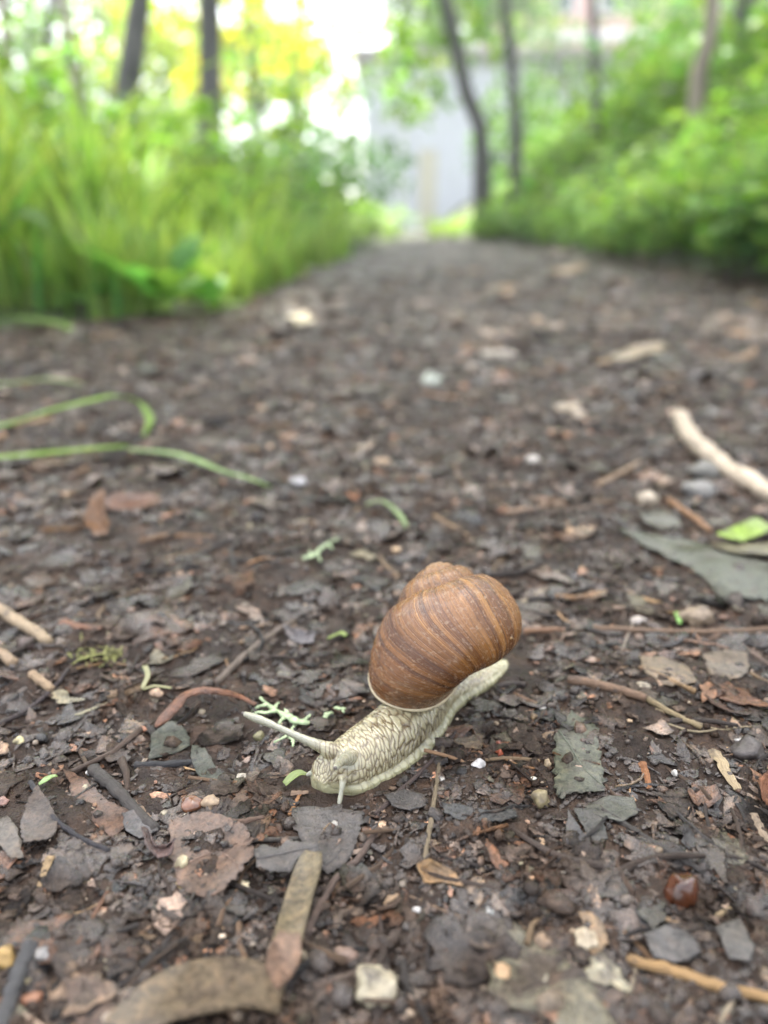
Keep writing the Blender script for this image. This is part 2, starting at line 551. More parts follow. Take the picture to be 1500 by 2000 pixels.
def resample(P, n):
    P = np.asarray(P, float)
    d = np.r_[0, np.cumsum(np.linalg.norm(np.diff(P[:, :3], axis=0), axis=1))]
    d /= d[-1]
    # Catmull-Rom through the points
    t = np.linspace(0, 1, n)
    out = np.zeros((n, P.shape[1]))
    m = np.gradient(P, d, axis=0) if len(P) > 2 else np.repeat((P[1] - P[0])[None], 2, 0)
    for i, tt in enumerate(t):
        k = min(max(np.searchsorted(d, tt) - 1, 0), len(P) - 2)
        h = d[k + 1] - d[k]; u = (tt - d[k]) / h
        h00 = 2 * u**3 - 3 * u**2 + 1; h10 = u**3 - 2 * u**2 + u; h01 = -2 * u**3 + 3 * u**2; h11 = u**3 - u**2
        out[i] = h00 * P[k] + h10 * h * m[k] + h01 * P[k + 1] + h11 * h * m[k + 1]
    return out

def frames(P):
    T = np.gradient(P, axis=0); T /= np.linalg.norm(T, axis=1)[:, None] + 1e-12
    up = np.tile(np.array([0, 0, 1.0]), (len(P), 1))
    up[np.abs(T[:, 2]) > 0.95] = (1, 0, 0)
    if np.mean(np.abs(T[:, 2])) > 0.6: up[:] = (1, 0, 0)
    S = np.cross(T, up); S /= np.linalg.norm(S, axis=1)[:, None] + 1e-12
    U = np.cross(S, T)
    return T, S, U

def tube(P, R, sides=8, jitter=0.0, seed=0, cap=True, flat=1.0):
    """tube along P with radius R; returns V,F,along"""
    P = np.asarray(P, float); n = len(P)
    R = np.broadcast_to(np.asarray(R, float), (n,))
    T, S, U = frames(P)
    rg = np.random.default_rng(seed)
    a = np.linspace(0, 2 * np.pi, sides, endpoint=False)
    jit = 1 + jitter * rg.normal(size=(n, sides))
    ring = (S[:, None] * (np.cos(a)[None, :, None]) + U[:, None] * (flat * np.sin(a)[None, :, None])) * (R[:, None] * jit)[:, :, None]
    V = (P[:, None] + ring).reshape(-1, 3)
    F = []
    for i in range(n - 1):
        for j in range(sides):
            k = (j + 1) % sides
            F.append((i * sides + j, i * sides + k, (i + 1) * sides + k, (i + 1) * sides + j))
    d = np.r_[0, np.cumsum(np.linalg.norm(np.diff(P, axis=0), axis=1))]
    al = np.stack([np.repeat(d, sides), np.tile(np.cos(a) * 3, n), np.tile(np.sin(a) * 3, n)], 1)
    V = list(V); al = list(al)
    if cap:
        for (i, rev) in ((0, True), (n - 1, False)):
            c = len(V); V.append(P[i] + T[i] * R[i] * (0.25 if not rev else -0.25)); al.append([d[i], 0, 0])
            for j in range(sides):
                k = (j + 1) % sides
                f = (i * sides + j, i * sides + k, c)
                F.append(f[::-1] if rev else f)
    return np.array(V), F, np.array(al)

def rotz(a): return np.array([[math.cos(a), -math.sin(a), 0], [math.sin(a), math.cos(a), 0], [0, 0, 1]])

ICO = {}
def ico(sub):
    if sub not in ICO:
        bm = bmesh.new(); bmesh.ops.create_icosphere(bm, subdivisions=sub, radius=1)
        bm.verts.ensure_lookup_table()
        ICO[sub] = (np.array([v.co[:] for v in bm.verts]), np.array([[v.index for v in f.verts] for f in bm.faces])); bm.free()
    return ICO[sub]

def lump(sub, seed, amp=0.22, freq=1.3, facet=0.0):
    V, F = ico(sub)
    out = []
    for v in V:
        n = mnoise.noise(Vector(v * freq) + Vector((seed * 3.1, seed * 1.7, 0)))
        n2 = mnoise.noise(Vector(v * freq * 2.7) + Vector((0, seed * 2.3, 5)))
        out.append(v * (1 + amp * n + amp * 0.4 * n2))
    return np.array(out), F

def leaf_set(P, A, Nn, L, W, cols):
    """many leaves: base P, axis A, normal N, length, width -> V,T,cols (6 verts, 4 tris each)"""
    A = A / (np.linalg.norm(A, axis=1)[:, None] + 1e-9)
    S = np.cross(Nn, A); S /= np.linalg.norm(S, axis=1)[:, None] + 1e-9
    Nn = np.cross(A, S)
    L = L[:, None]; W = W[:, None]
    v0 = P
    v1 = P + A * L * 0.38 + S * W * 0.5 + Nn * L * 0.06
    v2 = P + A * L * 0.38 - S * W * 0.5 + Nn * L * 0.06
    v3 = P + A * L * 0.55 + Nn * 0
    v4 = P + A * L * 0.72 + S * W * 0.33 + Nn * L * 0.01
    v5 = P + A * L * 0.72 - S * W * 0.33 + Nn * L * 0.01
    v6 = P + A * L - Nn * L * 0.10
    V = np.stack([v0, v1, v2, v3, v4, v5, v6], 1).reshape(-1, 3)
    base = np.arange(len(P))[:, None, None] * 7
    T = np.array([[0, 3, 1], [0, 2, 3], [1, 3, 4], [2, 5, 3], [4, 3, 6], [3, 5, 6]])[None] + base
    return V, T.reshape(-1, 3), np.repeat(cols, 7, 0)

def unit(v): return v / (np.linalg.norm(v, axis=-1, keepdims=True) + 1e-9)

# ------------------------------------------------------------------ setting: ground, path
def graded(h, lo, hi, c):
    """coordinates with spacing h(distance from c)"""
    up = [c]
    while up[-1] < hi: up.append(up[-1] + h(abs(up[-1] - c)))
    dn = [c]
    while dn[-1] > lo: dn.append(dn[-1] - h(abs(dn[-1] - c)))
    return np.array(dn[1:][::-1] + up)

def build_ground():
    xs = graded(lambda r: max(0.06, 0.07 * r), -70, 70, 0.3)
    ys = graded(lambda r: max(0.06, 0.06 * r), -25, 140, 0.8)
    X, Y = np.meshgrid(xs, ys)
    Z = gh(X, Y) - 0.014
    inside = sstep(-0.02, 0.10, X - ledge(Y)) * sstep(-0.02, 0.10, redge(Y) - X) * (Y < 11)
    Z = Z - 0.05 * inside
    V = np.stack([X, Y, Z], -1).reshape(-1, 3)
    nx, ny = len(xs), len(ys)
    I = np.arange(nx * ny).reshape(ny, nx)
    T = np.stack([I[:-1, :-1], I[:-1, 1:], I[1:, 1:], I[1:, :-1]], -1).reshape(-1, 4)
    o = link('ground', fast_mesh('ground', V, T, MAT['soil']))
    tag(o, 'dark woodland soil rising gently on both sides of the path', 'ground', kind='structure')

def build_path():
    ys = graded(lambda r: 0.0016 if r < 0.12 else max(0.0016, 0.013 * r), -1.2, 11.5, 0.22)
    s = graded(lambda r: 0.0016 if r < 0.12 else max(0.0016, 0.022 * r), -1.0, 1.15, 0.02)
    X, Y = np.meshgrid(s, ys)
    L = ledge(Y) - 0.06; R = redge(Y) + 0.08
    # squeeze the outer columns to follow the edges of the path
    X = np.where(X < 0, X * (-L / 1.0) if False else np.maximum(X, L), np.minimum(X, R))
    Z = gh(X, Y)
    Z = Z + 0.0007 * fbm(X * 260, Y * 260, 31, 2) * (np.hypot(X, Y) < 0.7)
    edge = np.minimum(X - L, R - X)
    Z = Z - 0.03 * (1 - sstep(0.0, 0.06, edge))
    V = np.stack([X, Y, Z], -1).reshape(-1, 3)
    nx, ny = len(s), len(ys)
    I = np.arange(nx * ny).reshape(ny, nx)
    T = np.stack([I[:-1, :-1], I[:-1, 1:], I[1:, 1:], I[1:, :-1]], -1).reshape(-1, 4)
    a = V[T]
    area = np.linalg.norm(np.cross(a[:, 2] - a[:, 0], a[:, 3] - a[:, 1]), axis=1)
    T = T[area > 1e-10]
    o = link('path', fast_mesh('path', V, T, MAT['mud']))
    tag(o, 'wet dark brown mud footpath covered with leaf crumbs', 'path', kind='structure')

build_ground()
build_path()

# ------------------------------------------------------------------ leaf litter
PAL = np.array([(0.078, 0.062, 0.053), (0.105, 0.085, 0.073), (0.048, 0.042, 0.040), (0.140, 0.117, 0.100),
                (0.125, 0.074, 0.050), (0.16, 0.090, 0.058), (0.20, 0.120, 0.078), (0.095, 0.094, 0.072),
                (0.20, 0.15, 0.11), (0.26, 0.20, 0.14)])
PALW = np.array([.20, .20, .18, .14, .085, .055, .03, .07, .025, .012]); PALW /= PALW.sum()

def piece_outline(rg, n):
    a = np.sort(rg.uniform(0, 2 * np.pi, n))
    a = np.linspace(0, 2 * np.pi, n, endpoint=False) + rg.normal(0, 0.10, n)
    asp = rg.uniform(0.35, 1.0)
    ph0 = rg.uniform(0, 6.28, 4)
    r = 0.8 + 0.2 * np.cos(2 * a + ph0[0]) * rg.uniform(0, 1) + 0.16 * np.cos(3 * a + ph0[1]) + 0.1 * np.cos(5 * a + ph0[2]) + rg.normal(0, 0.09, n)
    x = r * np.cos(a); y = r * np.sin(a) * asp
    return x, y

def piece_mesh(rg, n=11, curl=0.25):
    """unit leaf fragment with thickness: centre, inner ring, rim, dropped rim"""
    x, y = piece_outline(rg, n)
    k1, k2 = rg.normal(0, curl), rg.normal(0, curl * 0.6)
    ax = rg.uniform(0, np.pi)
    def zf(x, y):
        u = x * math.cos(ax) + y * math.sin(ax); v = -x * math.sin(ax) + y * math.cos(ax)
        return k1 * u * u + k2 * u * v
    zr = zf(x, y) + rg.normal(0, 0.05, n)
    ix, iy = x * 0.55, y * 0.55
    V = [(0, 0, 0.0)] + list(zip(ix, iy, zf(ix, iy) + rg.normal(0, 0.03, n))) + list(zip(x, y, zr)) + list(zip(x * 0.985, y * 0.985, zr - 0.035))
    T = []
    for i in range(n):
        j = (i + 1) % n
        T += [(0, 1 + i, 1 + j), (1 + i, 1 + n + i, 1 + n + j), (1 + i, 1 + n + j, 1 + j),
              (1 + n + i, 1 + 2 * n + i, 1 + 2 * n + j), (1 + n + i, 1 + 2 * n + j, 1 + n + j)]
    return np.array(V, float), np.array(T)

PIECES = [piece_mesh(np.random.default_rng(100 + i), 11 + i % 6, 0.08 + 0.22 * ((i * 7) % 5) / 4) for i in range(30)]

def mat_piece(rg, n=24, rings=5):
    """larger matted leaf sheet, unit radius, ragged at the rim"""
    a = np.linspace(0, 2 * np.pi, n, endpoint=False)
    ph = rg.uniform(0, 6.28, 5); asp = rg.uniform(0.45, 1.0)
    r = 0.78 + 0.22 * np.cos(2 * a + ph[0]) * rg.uniform(0, 1) + 0.15 * np.cos(3 * a + ph[1]) + 0.10 * np.cos(4 * a + ph[2]) + 0.06 * np.cos(7 * a + ph[3])
    if rg.uniform() < 0.5: r = r * (1 - 0.55 * np.exp(-(((a - ph[4] + np.pi) % (2 * np.pi) - np.pi) / 0.35) ** 2))   # torn bay
    jag = rg.normal(0, 0.06, n)
    k1, k2 = rg.normal(0, 0.04), rg.normal(0, 0.04); lift = 0.10 * np.maximum(0, np.cos(a - ph[1])) * rg.uniform(0, 1)
    V = [(0, 0, 0.0)]
    for q in range(1, rings + 1):
        t = q / rings; rr = r * t + jag * t ** 6
        x = rr * np.cos(a); y = rr * np.sin(a) * asp
        V += list(zip(x, y, k1 * x * x + k2 * y * x + lift * t ** 3))
    x, y, z = np.array(V[-n:]).T
    V += list(zip(x * 0.99, y * 0.99, z - 0.025))
    T = [(0, 1 + i, 1 + (i + 1) % n) for i in range(n)]
    for q in range(rings):
        b0, b1 = 1 + q * n, 1 + (q + 1) * n
        for i in range(n):
            j = (i + 1) % n
            T += [(b0 + i, b1 + i, b1 + j), (b0 + i, b1 + j, b0 + j)]
    return np.array(V, float), np.array(T)
MATTED = [mat_piece(np.random.default_rng(500 + i)) for i in range(16)]

def rand_rot(rg, n, tilt):
    az = rg.uniform(0, 2 * np.pi, n); ta = rg.uniform(0, 2 * np.pi, n); t = np.abs(rg.normal(0, tilt, n))
    out = np.zeros((n, 3, 3))
    cz, sz = np.cos(az), np.sin(az)
    Rz = np.zeros((n, 3, 3)); Rz[:, 0, 0] = cz; Rz[:, 0, 1] = -sz; Rz[:, 1, 0] = sz; Rz[:, 1, 1] = cz; Rz[:, 2, 2] = 1
    k = np.stack([np.cos(ta), np.sin(ta), np.zeros(n)], 1)
    K = np.zeros((n, 3, 3)); K[:, 0, 2] = k[:, 1]; K[:, 1, 2] = -k[:, 0]; K[:, 2, 0] = -k[:, 1]; K[:, 2, 1] = k[:, 0]
    Rt = np.eye(3)[None] + np.sin(t)[:, None, None] * K + (1 - np.cos(t))[:, None, None] * (K @ K)
    return Rt @ Rz

def wedge_points(rg, n, r0, r1, half=1.15):
    r = np.exp(rg.uniform(math.log(r0), math.log(r1), n))
    a = rg.uniform(-half, half, n)
    x = r * np.sin(a); y = r * np.cos(a)
    ok = (x > ledge(y) + 0.0) & (x < redge(y) - 0.02) & (spine_dist(x, y) > 0.0100)
    return x[ok], y[ok], r[ok]

def in_view(x, y, z=0.0):
    d = y * cp - (z - CAMH) * sp; u = y * sp + (z - CAMH) * cp
    px = 750 + FPX * x / d; py = 1000 - FPX * u / d
    return (d > 0) & (px > -15) & (px < 1515) & (py < 2010)

def batch(shapes, idx, x, y, z, R, S, cols, hug=0.0):
    Vs, Ts, Cs = [], [], []; off = 0
    for k, (V, T) in enumerate(shapes):
        m = np.where(idx == k)[0]
        if not len(m): continue
        P = np.einsum('nij,vj->nvi', R[m], V) * S[m][:, None, None] if S.ndim == 1 else np.einsum('nij,nvj->nvi', R[m], V[None] * S[m][:, None, :])
        P = P + np.stack([x[m], y[m], z[m]], 1)[:, None]
        if hug > 0:      # bend the pieces down onto the mud
            g = gh(P[..., 0], P[..., 1]) - gh(x[m], y[m])[:, None]
            P[..., 2] = P[..., 2] + hug * g
        nv = len(V)
        Vs.append(P.reshape(-1, 3)); Ts.append((T[None] + (np.arange(len(m)) * nv)[:, None, None]).reshape(-1, 3) + off)
        Cs.append(np.repeat(cols[m], nv, 0)); off += nv * len(m)
    return np.concatenate(Vs), np.concatenate(Ts), np.concatenate(Cs)

def pick_cols(rg, n, pal=PAL, pw=PALW):
    i = rg.choice(len(pal), n, p=pw)
    return pal[i] * np.array([0.60, 0.545, 0.49]) * np.exp(rg.normal(0, 0.56, n))[:, None], i

SINGLES = []
# places taken by the single leaves, stones and sticks built further down (photo pixels, radius)
TAKEN = [(1130, 1490, 75), (1205, 1590, 45), (1150, 1620, 40), (640, 1645, 80), (345, 1450, 50), (410, 1500, 50), (415, 1685, 95), (80, 1615, 60), (195, 1575, 70), (595, 1720, 55), (570, 1800, 55), (550, 1890, 55),
         (460, 1930, 90), (340, 1950, 100), (1250, 1050, 60), (1340, 1090, 70), (1440, 1130, 90), (1290, 1020, 50), (1450, 1060, 60), (935, 1595, 75), (790, 1570, 45), (190, 1035, 50), (260, 995, 60), (850, 1722, 50), (1305, 1315, 65), (1420, 1305, 55),
         (440, 1360, 60), (340, 1390, 60), (548, 1405, 65), (735, 1938, 50), (1330, 1752, 55), (1300, 1890, 70), (1420, 1925, 80), (310, 1665, 40), (1150, 1830, 45), (940, 1490, 40), (1260, 1515, 35), (1420, 1505, 45), (1060, 1567, 35), (240, 1560, 60)]
TK = np.array([[*G(a, b)[:2], r * px_size(G(a, b))] for a, b, r in TAKEN])
def is_taken(x, y, size):
    d = np.hypot(x[:, None] - TK[None, :, 0], y[:, None] - TK[None, :, 1])
    return (d < TK[None, :, 2] * 0.85 + size[:, None] * 0.6).any(1)

def build_litter():
    rg = np.random.default_rng(11)
    x, y, r = wedge_points(rg, 66000, 0.065, 5.0)
    keep = rg.uniform(0, 1, len(x)) < 1.0 - 0.8 * sstep(0.12, 0.5, fbm(x * 22, y * 22, 61, 2))     # trodden bare patches
    x, y, r = x[keep], y[keep], r[keep]
    n = len(x)
    size = np.exp(rg.normal(math.log(0.00155), 0.66, n)) * np.clip(r / 0.22, 0.85, 9) ** 0.66
    size = np.minimum(np.clip(size, 0.0005, 0.03), 0.0064 * np.clip(r / 0.2, 0.8, 8))
    free = ~((size > 0.0022) & is_taken(x, y, size))
    x, y, r, size = x[free], y[free], r[free], size[free]; n = len(x)
    cols, ci = pick_cols(rg, n)
    cols = cols * np.where(rg.uniform(0, 1, n) < 0.05 + 0.07 * sstep(0.25, 0.6, r), rg.uniform(1.8, 3.0, n), 1.0)[:, None]  # random flakes lightened in colour to imitate specular speckle, more often farther off
    R = rand_rot(rg, n, 0.20)
    z = gh(x, y) + size * 0.07 + 0.0002
    idx = rg.integers(0, len(PIECES), n)
    # the ones that show largest become single things
    score = np.where(in_view(x, y) & (spine_dist(x, y) > size + 0.010), size / np.hypot(r, CAMH), 0)
    order = np.argsort(-score)
    single = order[:110]
    rest = np.setdiff1d(np.arange(n), single)
    V, T, C = batch(PIECES, idx[rest], x[rest], y[rest], z[rest], R[rest], size[rest], cols[rest], 0.9)
    o = link('leaf_litter', fast_mesh('leaf_litter', V, T, MAT['litter'], C, smooth=True))
    tag(o, 'mass of small wet leaf crumbs strewn over the mud path', 'leaf litter', kind='stuff')
    # larger sheets of rotten leaf matted into the mud
    xm, ym, rm = wedge_points(rg, 1500, 0.07, 3.0)
    nm = len(xm)
    sm = np.exp(rg.normal(math.log(0.0058), 0.38, nm)) * np.clip(rm / 0.22, 0.9, 8) ** 0.6
    okm = (spine_dist(xm, ym) > sm * 1.05 + 0.009) & ~is_taken(xm, ym, sm)
    xm, ym, rm, sm = xm[okm], ym[okm], rm[okm], sm[okm]; nm = len(xm)
    colm, cm = pick_cols(rg, nm); colm = colm * 1.05
    Rm = rand_rot(rg, nm, 0.03); im = rg.integers(0, len(MATTED), nm); zm = gh(xm, ym) + 0.00035 + rg.uniform(0, 0.0009, nm)
    sc = np.where(in_view(xm, ym), sm / np.hypot(rm, CAMH), 0); om = np.argsort(-sc)
    V, T, C = batch(MATTED, im[om[180:]], xm[om[180:]], ym[om[180:]], zm[om[180:]], Rm[om[180:]], sm[om[180:]], colm[om[180:]], 1.0)
    o = link('matted_leaves', fast_mesh('matted_leaves', V, T, MAT['litter'], C))
    tag(o, 'thin rotten leaf sheets matted into the far mud of the path', 'matted leaves', kind='stuff')
    for i in om[:180]:
        q = np.array([i]); V, T, _ = batch(MATTED, im[q], xm[q], ym[q], zm[q], Rm[q], sm[q], colm[q], 1.0)
        pos = np.array([xm[i], ym[i], zm[i]]); c = cm[i]
        o = link('rotten_leaf', fast_mesh('rotten_leaf', V - pos, T, MAT['leafp']), None, pos, None, None, colm[i])
        tag(o, ('dark grey' if c < 4 else 'reddish brown' if c < 7 else 'greenish grey' if c == 7 else 'pale tan') + ' thin rotten leaf matted', 'rotten leaf', 'rotten leaves matted into the path'); SINGLES.append((o, float(sm[i])))
    kinds = ['small torn dark grey wet leaf flake pressed onto the mud path', 'small torn reddish brown wet leaf flake lying on the mud path',
             'small torn greenish grey wet leaf flake lying on the mud path', 'small torn pale tan dry leaf flake lying on the mud path']
    for i in single:
        c = ci[i]
        lab = kinds[0] if c < 4 else kinds[1] if c < 7 else kinds[2] if c == 7 else kinds[3]
        q = np.array([i]); V, T, _ = batch(PIECES, idx[q], x[q], y[q], z[q], R[q], size[q], cols[q], 0.95)
        pos = np.array([x[i], y[i], z[i]])
        o = link('leaf_fragment', fast_mesh('leaf_fragment', V - pos, T, MAT['leafp'], smooth=True), None, pos, None, None, cols[i])
        tag(o, lab, 'leaf flake', 'torn leaf flakes on the path'); SINGLES.append((o, float(size[i])))
    # crumbs of soil
    x, y, r = wedge_points(rg, 40000, 0.065, 2.5)
    n = len(x)
    lumps = [lump(1, 40 + k, 0.5, 1.6) for k in range(10)]
    size = np.exp(rg.normal(math.log(0.00062), 0.55, n)) * np.clip(r / 0.22, 0.9, 6) ** 0.8
    size = np.clip(size, 0.0002, 0.008)
    S = np.stack([size, size * rg.uniform(0.6, 1.0, n), size * rg.uniform(0.4, 0.8, n)], 1)
    base = np.array([(0.040, 0.030, 0.024), (0.055, 0.042, 0.034), (0.075, 0.055, 0.043), (0.11, 0.085, 0.065), (0.36, 0.31, 0.25)])
    cols, ci = pick_cols(rg, n, base, np.array([.36, .33, .2, .1, .01]))
    V, T, C = batch(lumps, rg.integers(0, 10, n), x, y, gh(x, y) + S[:, 2] * 0.35, rand_rot(rg, n, 0.5), S, cols)
    o = link('soil_crumbs', fast_mesh('soil_crumbs', V, T, MAT['litter'], C, smooth=False))
    tag(o, 'fine crumbs of dark soil scattered over the mud path', 'soil crumbs', kind='stuff')

def twig_shape(rg, bend=0.12, segs=5, sides=5):
    t = np.linspace(-0.5, 0.5, segs)
    P = np.stack([t, bend * rg.normal() * (t * t * 4) + bend * 0.3 * rg.normal(size=segs), bend * 0.15 * rg.normal(size=segs)], 1)
    V, F, al = tube(P, 1.0, sides)   # radius replaced below through scale trick
    return P

def build_twigs():
    rg = np.random.default_rng(23)
    shapes = []
    for k in range(14):
        segs = 5
        t = np.linspace(-0.5, 0.5, segs)
        b = rg.normal(0, 0.10)
        P = np.stack([t, b * (1 - t * t * 4) + rg.normal(0, 0.02, segs), rg.normal(0, 0.01, segs)], 1)
        rad = 0.028 * rg.uniform(0.6, 1.5) * np.linspace(1.15, 0.7, segs) * (1 + rg.normal(0, 0.1, segs))
        V, F, al = tube(P, rad, 6, 0.08, k)
        T = []
        for f in F: T += [(f[0], f[1], f[2])] + ([(f[0], f[2], f[3])] if len(f) == 4 else [])
        shapes.append((V, np.array(T), al))
    x, y, r = wedge_points(rg, 3400, 0.07, 4.0)
    n = len(x)
    L = np.exp(rg.normal(math.log(0.011), 0.55, n)) * np.clip(r / 0.22, 0.9, 8) ** 0.8
    L = np.minimum(L, 0.024 * np.clip(r / 0.22, 0.9, 8) ** 0.8)
    pal = np.array([(0.035, 0.028, 0.025), (0.07, 0.048, 0.036), (0.13, 0.08, 0.05), (0.22, 0.14, 0.08), (0.36, 0.26, 0.15)])
    cols, ci = pick_cols(rg, n, pal, np.array([.28, .27, .22, .15, .08]))
    R = rand_rot(rg, n, 0.10)
    z = gh(x, y) + L * 0.022
    idx = rg.integers(0, len(shapes), n)
    score = np.where(in_view(x, y) & (spine_dist(x, y) > L * 0.5 + 0.010), L / np.hypot(r, CAMH), 0)
    clash = spine_dist(x, y) < L * 0.5 + 0.009
    order = np.argsort(-score); single = order[:150]
    rest = np.setdiff1d(np.where(~clash)[0], single)
    V, T, C = batch([(a, b) for a, b, _ in shapes], idx[rest], x[rest], y[rest], z[rest], R[rest], L[rest], cols[rest])
    o = link('twig_litter', fast_mesh('twig_litter', V, T, MAT['litter'], C))
    tag(o, 'fine twig and stalk crumbs strewn over the mud path', 'twig litter', kind='stuff')
    meshes = []
    for V, T, al in shapes:
        me = fast_mesh('twig', V, T, MAT['wood']); set_attr(me, 'along', al * np.array([0.01, 1, 1])); meshes.append(me)
    kinds = ['thin blackish twig scrap lying flat on the mud path', 'thin dark brown twig scrap lying flat on the mud path',
             'thin mid brown stalk scrap lying on the mud path', 'thin tan brown stalk scrap lying on the mud path', 'thin pale straw scrap lying on the mud path']
    for i in single:
        o = link('twig', meshes[idx[i]], None, (x[i], y[i], z[i]), Matrix(R[i].tolist()).to_euler(), float(L[i]), cols[i])
        tag(o, kinds[ci[i]], 'twig', 'small twig scraps on the path'); SINGLES.append((o, float(L[i])))
    # grit: small pale stones and wood crumbs
    x, y, r = wedge_points(rg, 1500, 0.07, 3.0)
    n = len(x)
    gl = [lump(2, 70 + k, 0.35, 1.2) for k in range(8)]
    gm = [fast_mesh('grit_stone', V, T, MAT['stone']) for V, T in gl]
    size = np.exp(rg.normal(math.log(0.00055), 0.45, n)) * np.clip(r / 0.22, 0.9, 6) ** 0.85
    pal = np.array([(0.55, 0.50, 0.42), (0.40, 0.32, 0.22), (0.30, 0.17, 0.10), (0.16, 0.14, 0.12)])
    cols, ci = pick_cols(rg, n, pal, np.array([.26, .28, .2, .26]))
    score = np.where(in_view(x, y) & (spine_dist(x, y) > 0.013), size / np.hypot(r, CAMH), 0)
    order = np.argsort(-score); single = order[:150]; rest = order[150:]
    S = np.stack([size, size * 0.8, size * 0.6], 1)
    z = gh(x, y) + size * 0.35
    Rg = rand_rot(rg, n, 0.3); idx = rg.integers(0, 8, n)
    gs = [lump(1, 70 + k, 0.35, 1.2) for k in range(8)]
    V, T, C = batch(gs, idx[rest], x[rest], y[rest], z[rest], Rg[rest], S[rest], cols[rest])
    o = link('grit', fast_mesh('grit', V, T, MAT['litter'], C))
    tag(o, 'tiny grit grains sprinkled over the mud path', 'grit', kind='stuff')
    kinds = ['tiny cream white grit stone on the mud path', 'tiny tan grit stone on the mud path', 'tiny rusty brown grit stone on the mud path', 'tiny grey grit stone on the mud path']
    for i in single:
        o = link('grit_stone', gm[idx[i]], None, (x[i], y[i], z[i]), Matrix(Rg[i].tolist()).to_euler(), tuple(float(v) for v in S[i]), cols[i])
        tag(o, kinds[ci[i]], 'grit stone', 'grit stones on the path'); SINGLES.append((o, float(size[i])))

build_litter()
build_twigs()

# ------------------------------------------------------------------ the snail
SHP = [1.9658, 1.8863, 1.0, 1.098, 0.0658, 14.5648, 0.5865, -0.9445, -3.1734, 15.1532, 210.8471, 42.493]
SHEAR = (0.6317, -0.0602)       # the mouth of the shell is cut obliquely
ALLO = (0.083, -0.0209, -0.0075, -0.0007, -0.0149, -0.0154)
def rodrigues(v):
    v = np.asarray(v); t = np.linalg.norm(v); k = v / t
    K = np.array([[0, -k[2], k[1]], [k[2], 0, -k[0]], [-k[1], k[0], 0]])
    return np.eye(3) + math.sin(t) * K + (1 - math.cos(t)) * K @ K

def shell_point(th, ph, grow=1.0):
    W, T_, ar, asp, tilt, R = SHP[:6]; R = R * 1e-3
    th = th + SHEAR[0] * np.sin(ph) + SHEAR[1] * np.cos(ph)
    x = th / (2 * np.pi)
    e = W ** x; ez = W ** (x * (1 + ALLO[0])); ea = W ** (x * (1 + ALLO[1]))
    a = R * ar * grow * (1 + ALLO[2] * np.cos(2 * ph) + ALLO[3] * np.sin(ph) + ALLO[4] * np.cos(3 * ph) + ALLO[5] * np.sin(2 * ph)) * ea
    cu = a * np.cos(ph); cv = a * asp * np.sin(ph)
    rho = R * e + cu * np.cos(tilt) - cv * np.sin(tilt); zz = -T_ * R * ez + cu * np.sin(tilt) + cv * np.cos(tilt)
    rho = np.maximum(rho, 0.02 * R * e)
    L = np.stack([rho * np.cos(-th), rho * np.sin(-th), zz], -1)
    return bulge(L @ rodrigues(SHP[6:9]).T + np.array(SHP[9:12]) * 1e-3)

# unevenness of this shell: how much fuller or slimmer it is in each direction round its middle
BULGE = np.array([1.009, 1.038, 1.054, 1.034, 0.979, 0.93, 0.92, 0.956, 0.981, 0.977, 0.972, 0.97, 0.976, 0.99, 1.002, 0.988, 0.944, 0.918, 0.922, 0.948, 0.997, 1.041, 1.038, 1.051, 1.064, 1.03, 1.009, 1.013, 1.016, 1.01, 1.001, 0.963, 0.941, 0.946, 0.965, 0.983])
def bulge(P):
    right = np.array([1.0, 0, 0]); up = np.array([0, sp, cp]); mid = at_depth(868, 1235, 0.2005)
    d = P - mid
    a = d @ right; b = d @ up
    ang = np.degrees(np.arctan2(-b, a)) % 360
    f = np.interp(ang, np.arange(37) * 10.0, np.r_[BULGE, BULGE[0]])
    f = 1 + (f - 1) * 0.9 * sstep(0.004, 0.014, np.hypot(a, b))
    return P + ((f - 1) * a)[..., None] * right + ((f - 1) * b)[..., None] * up

def cells(u, v, seed=3, jit=0.42):
    """distance to the border of jittered cells (about 0 at a groove, 0.5 mid-cell) and a random value for each cell"""
    iu = np.floor(u); iv = np.floor(v)
    d1 = np.full(u.shape, 9.0); d2 = np.full(u.shape, 9.0); rv = np.zeros(u.shape)
    for du in (-1, 0, 1):
        for dv in (-1, 0, 1):
            cu, cv = iu + du, iv + dv
            px = cu + 0.5 + jit * _hash(cu, cv, seed); py = cv + 0.5 + jit * _hash(cu, cv, seed + 9)
            d = np.hypot(u - px, v - py); r = _hash(cu, cv, seed + 17)
            new = d < d1
            d2 = np.where(new, d1, np.minimum(d2, d)); rv = np.where(new, r, rv); d1 = np.where(new, d, d1)
    return d2 - d1, rv

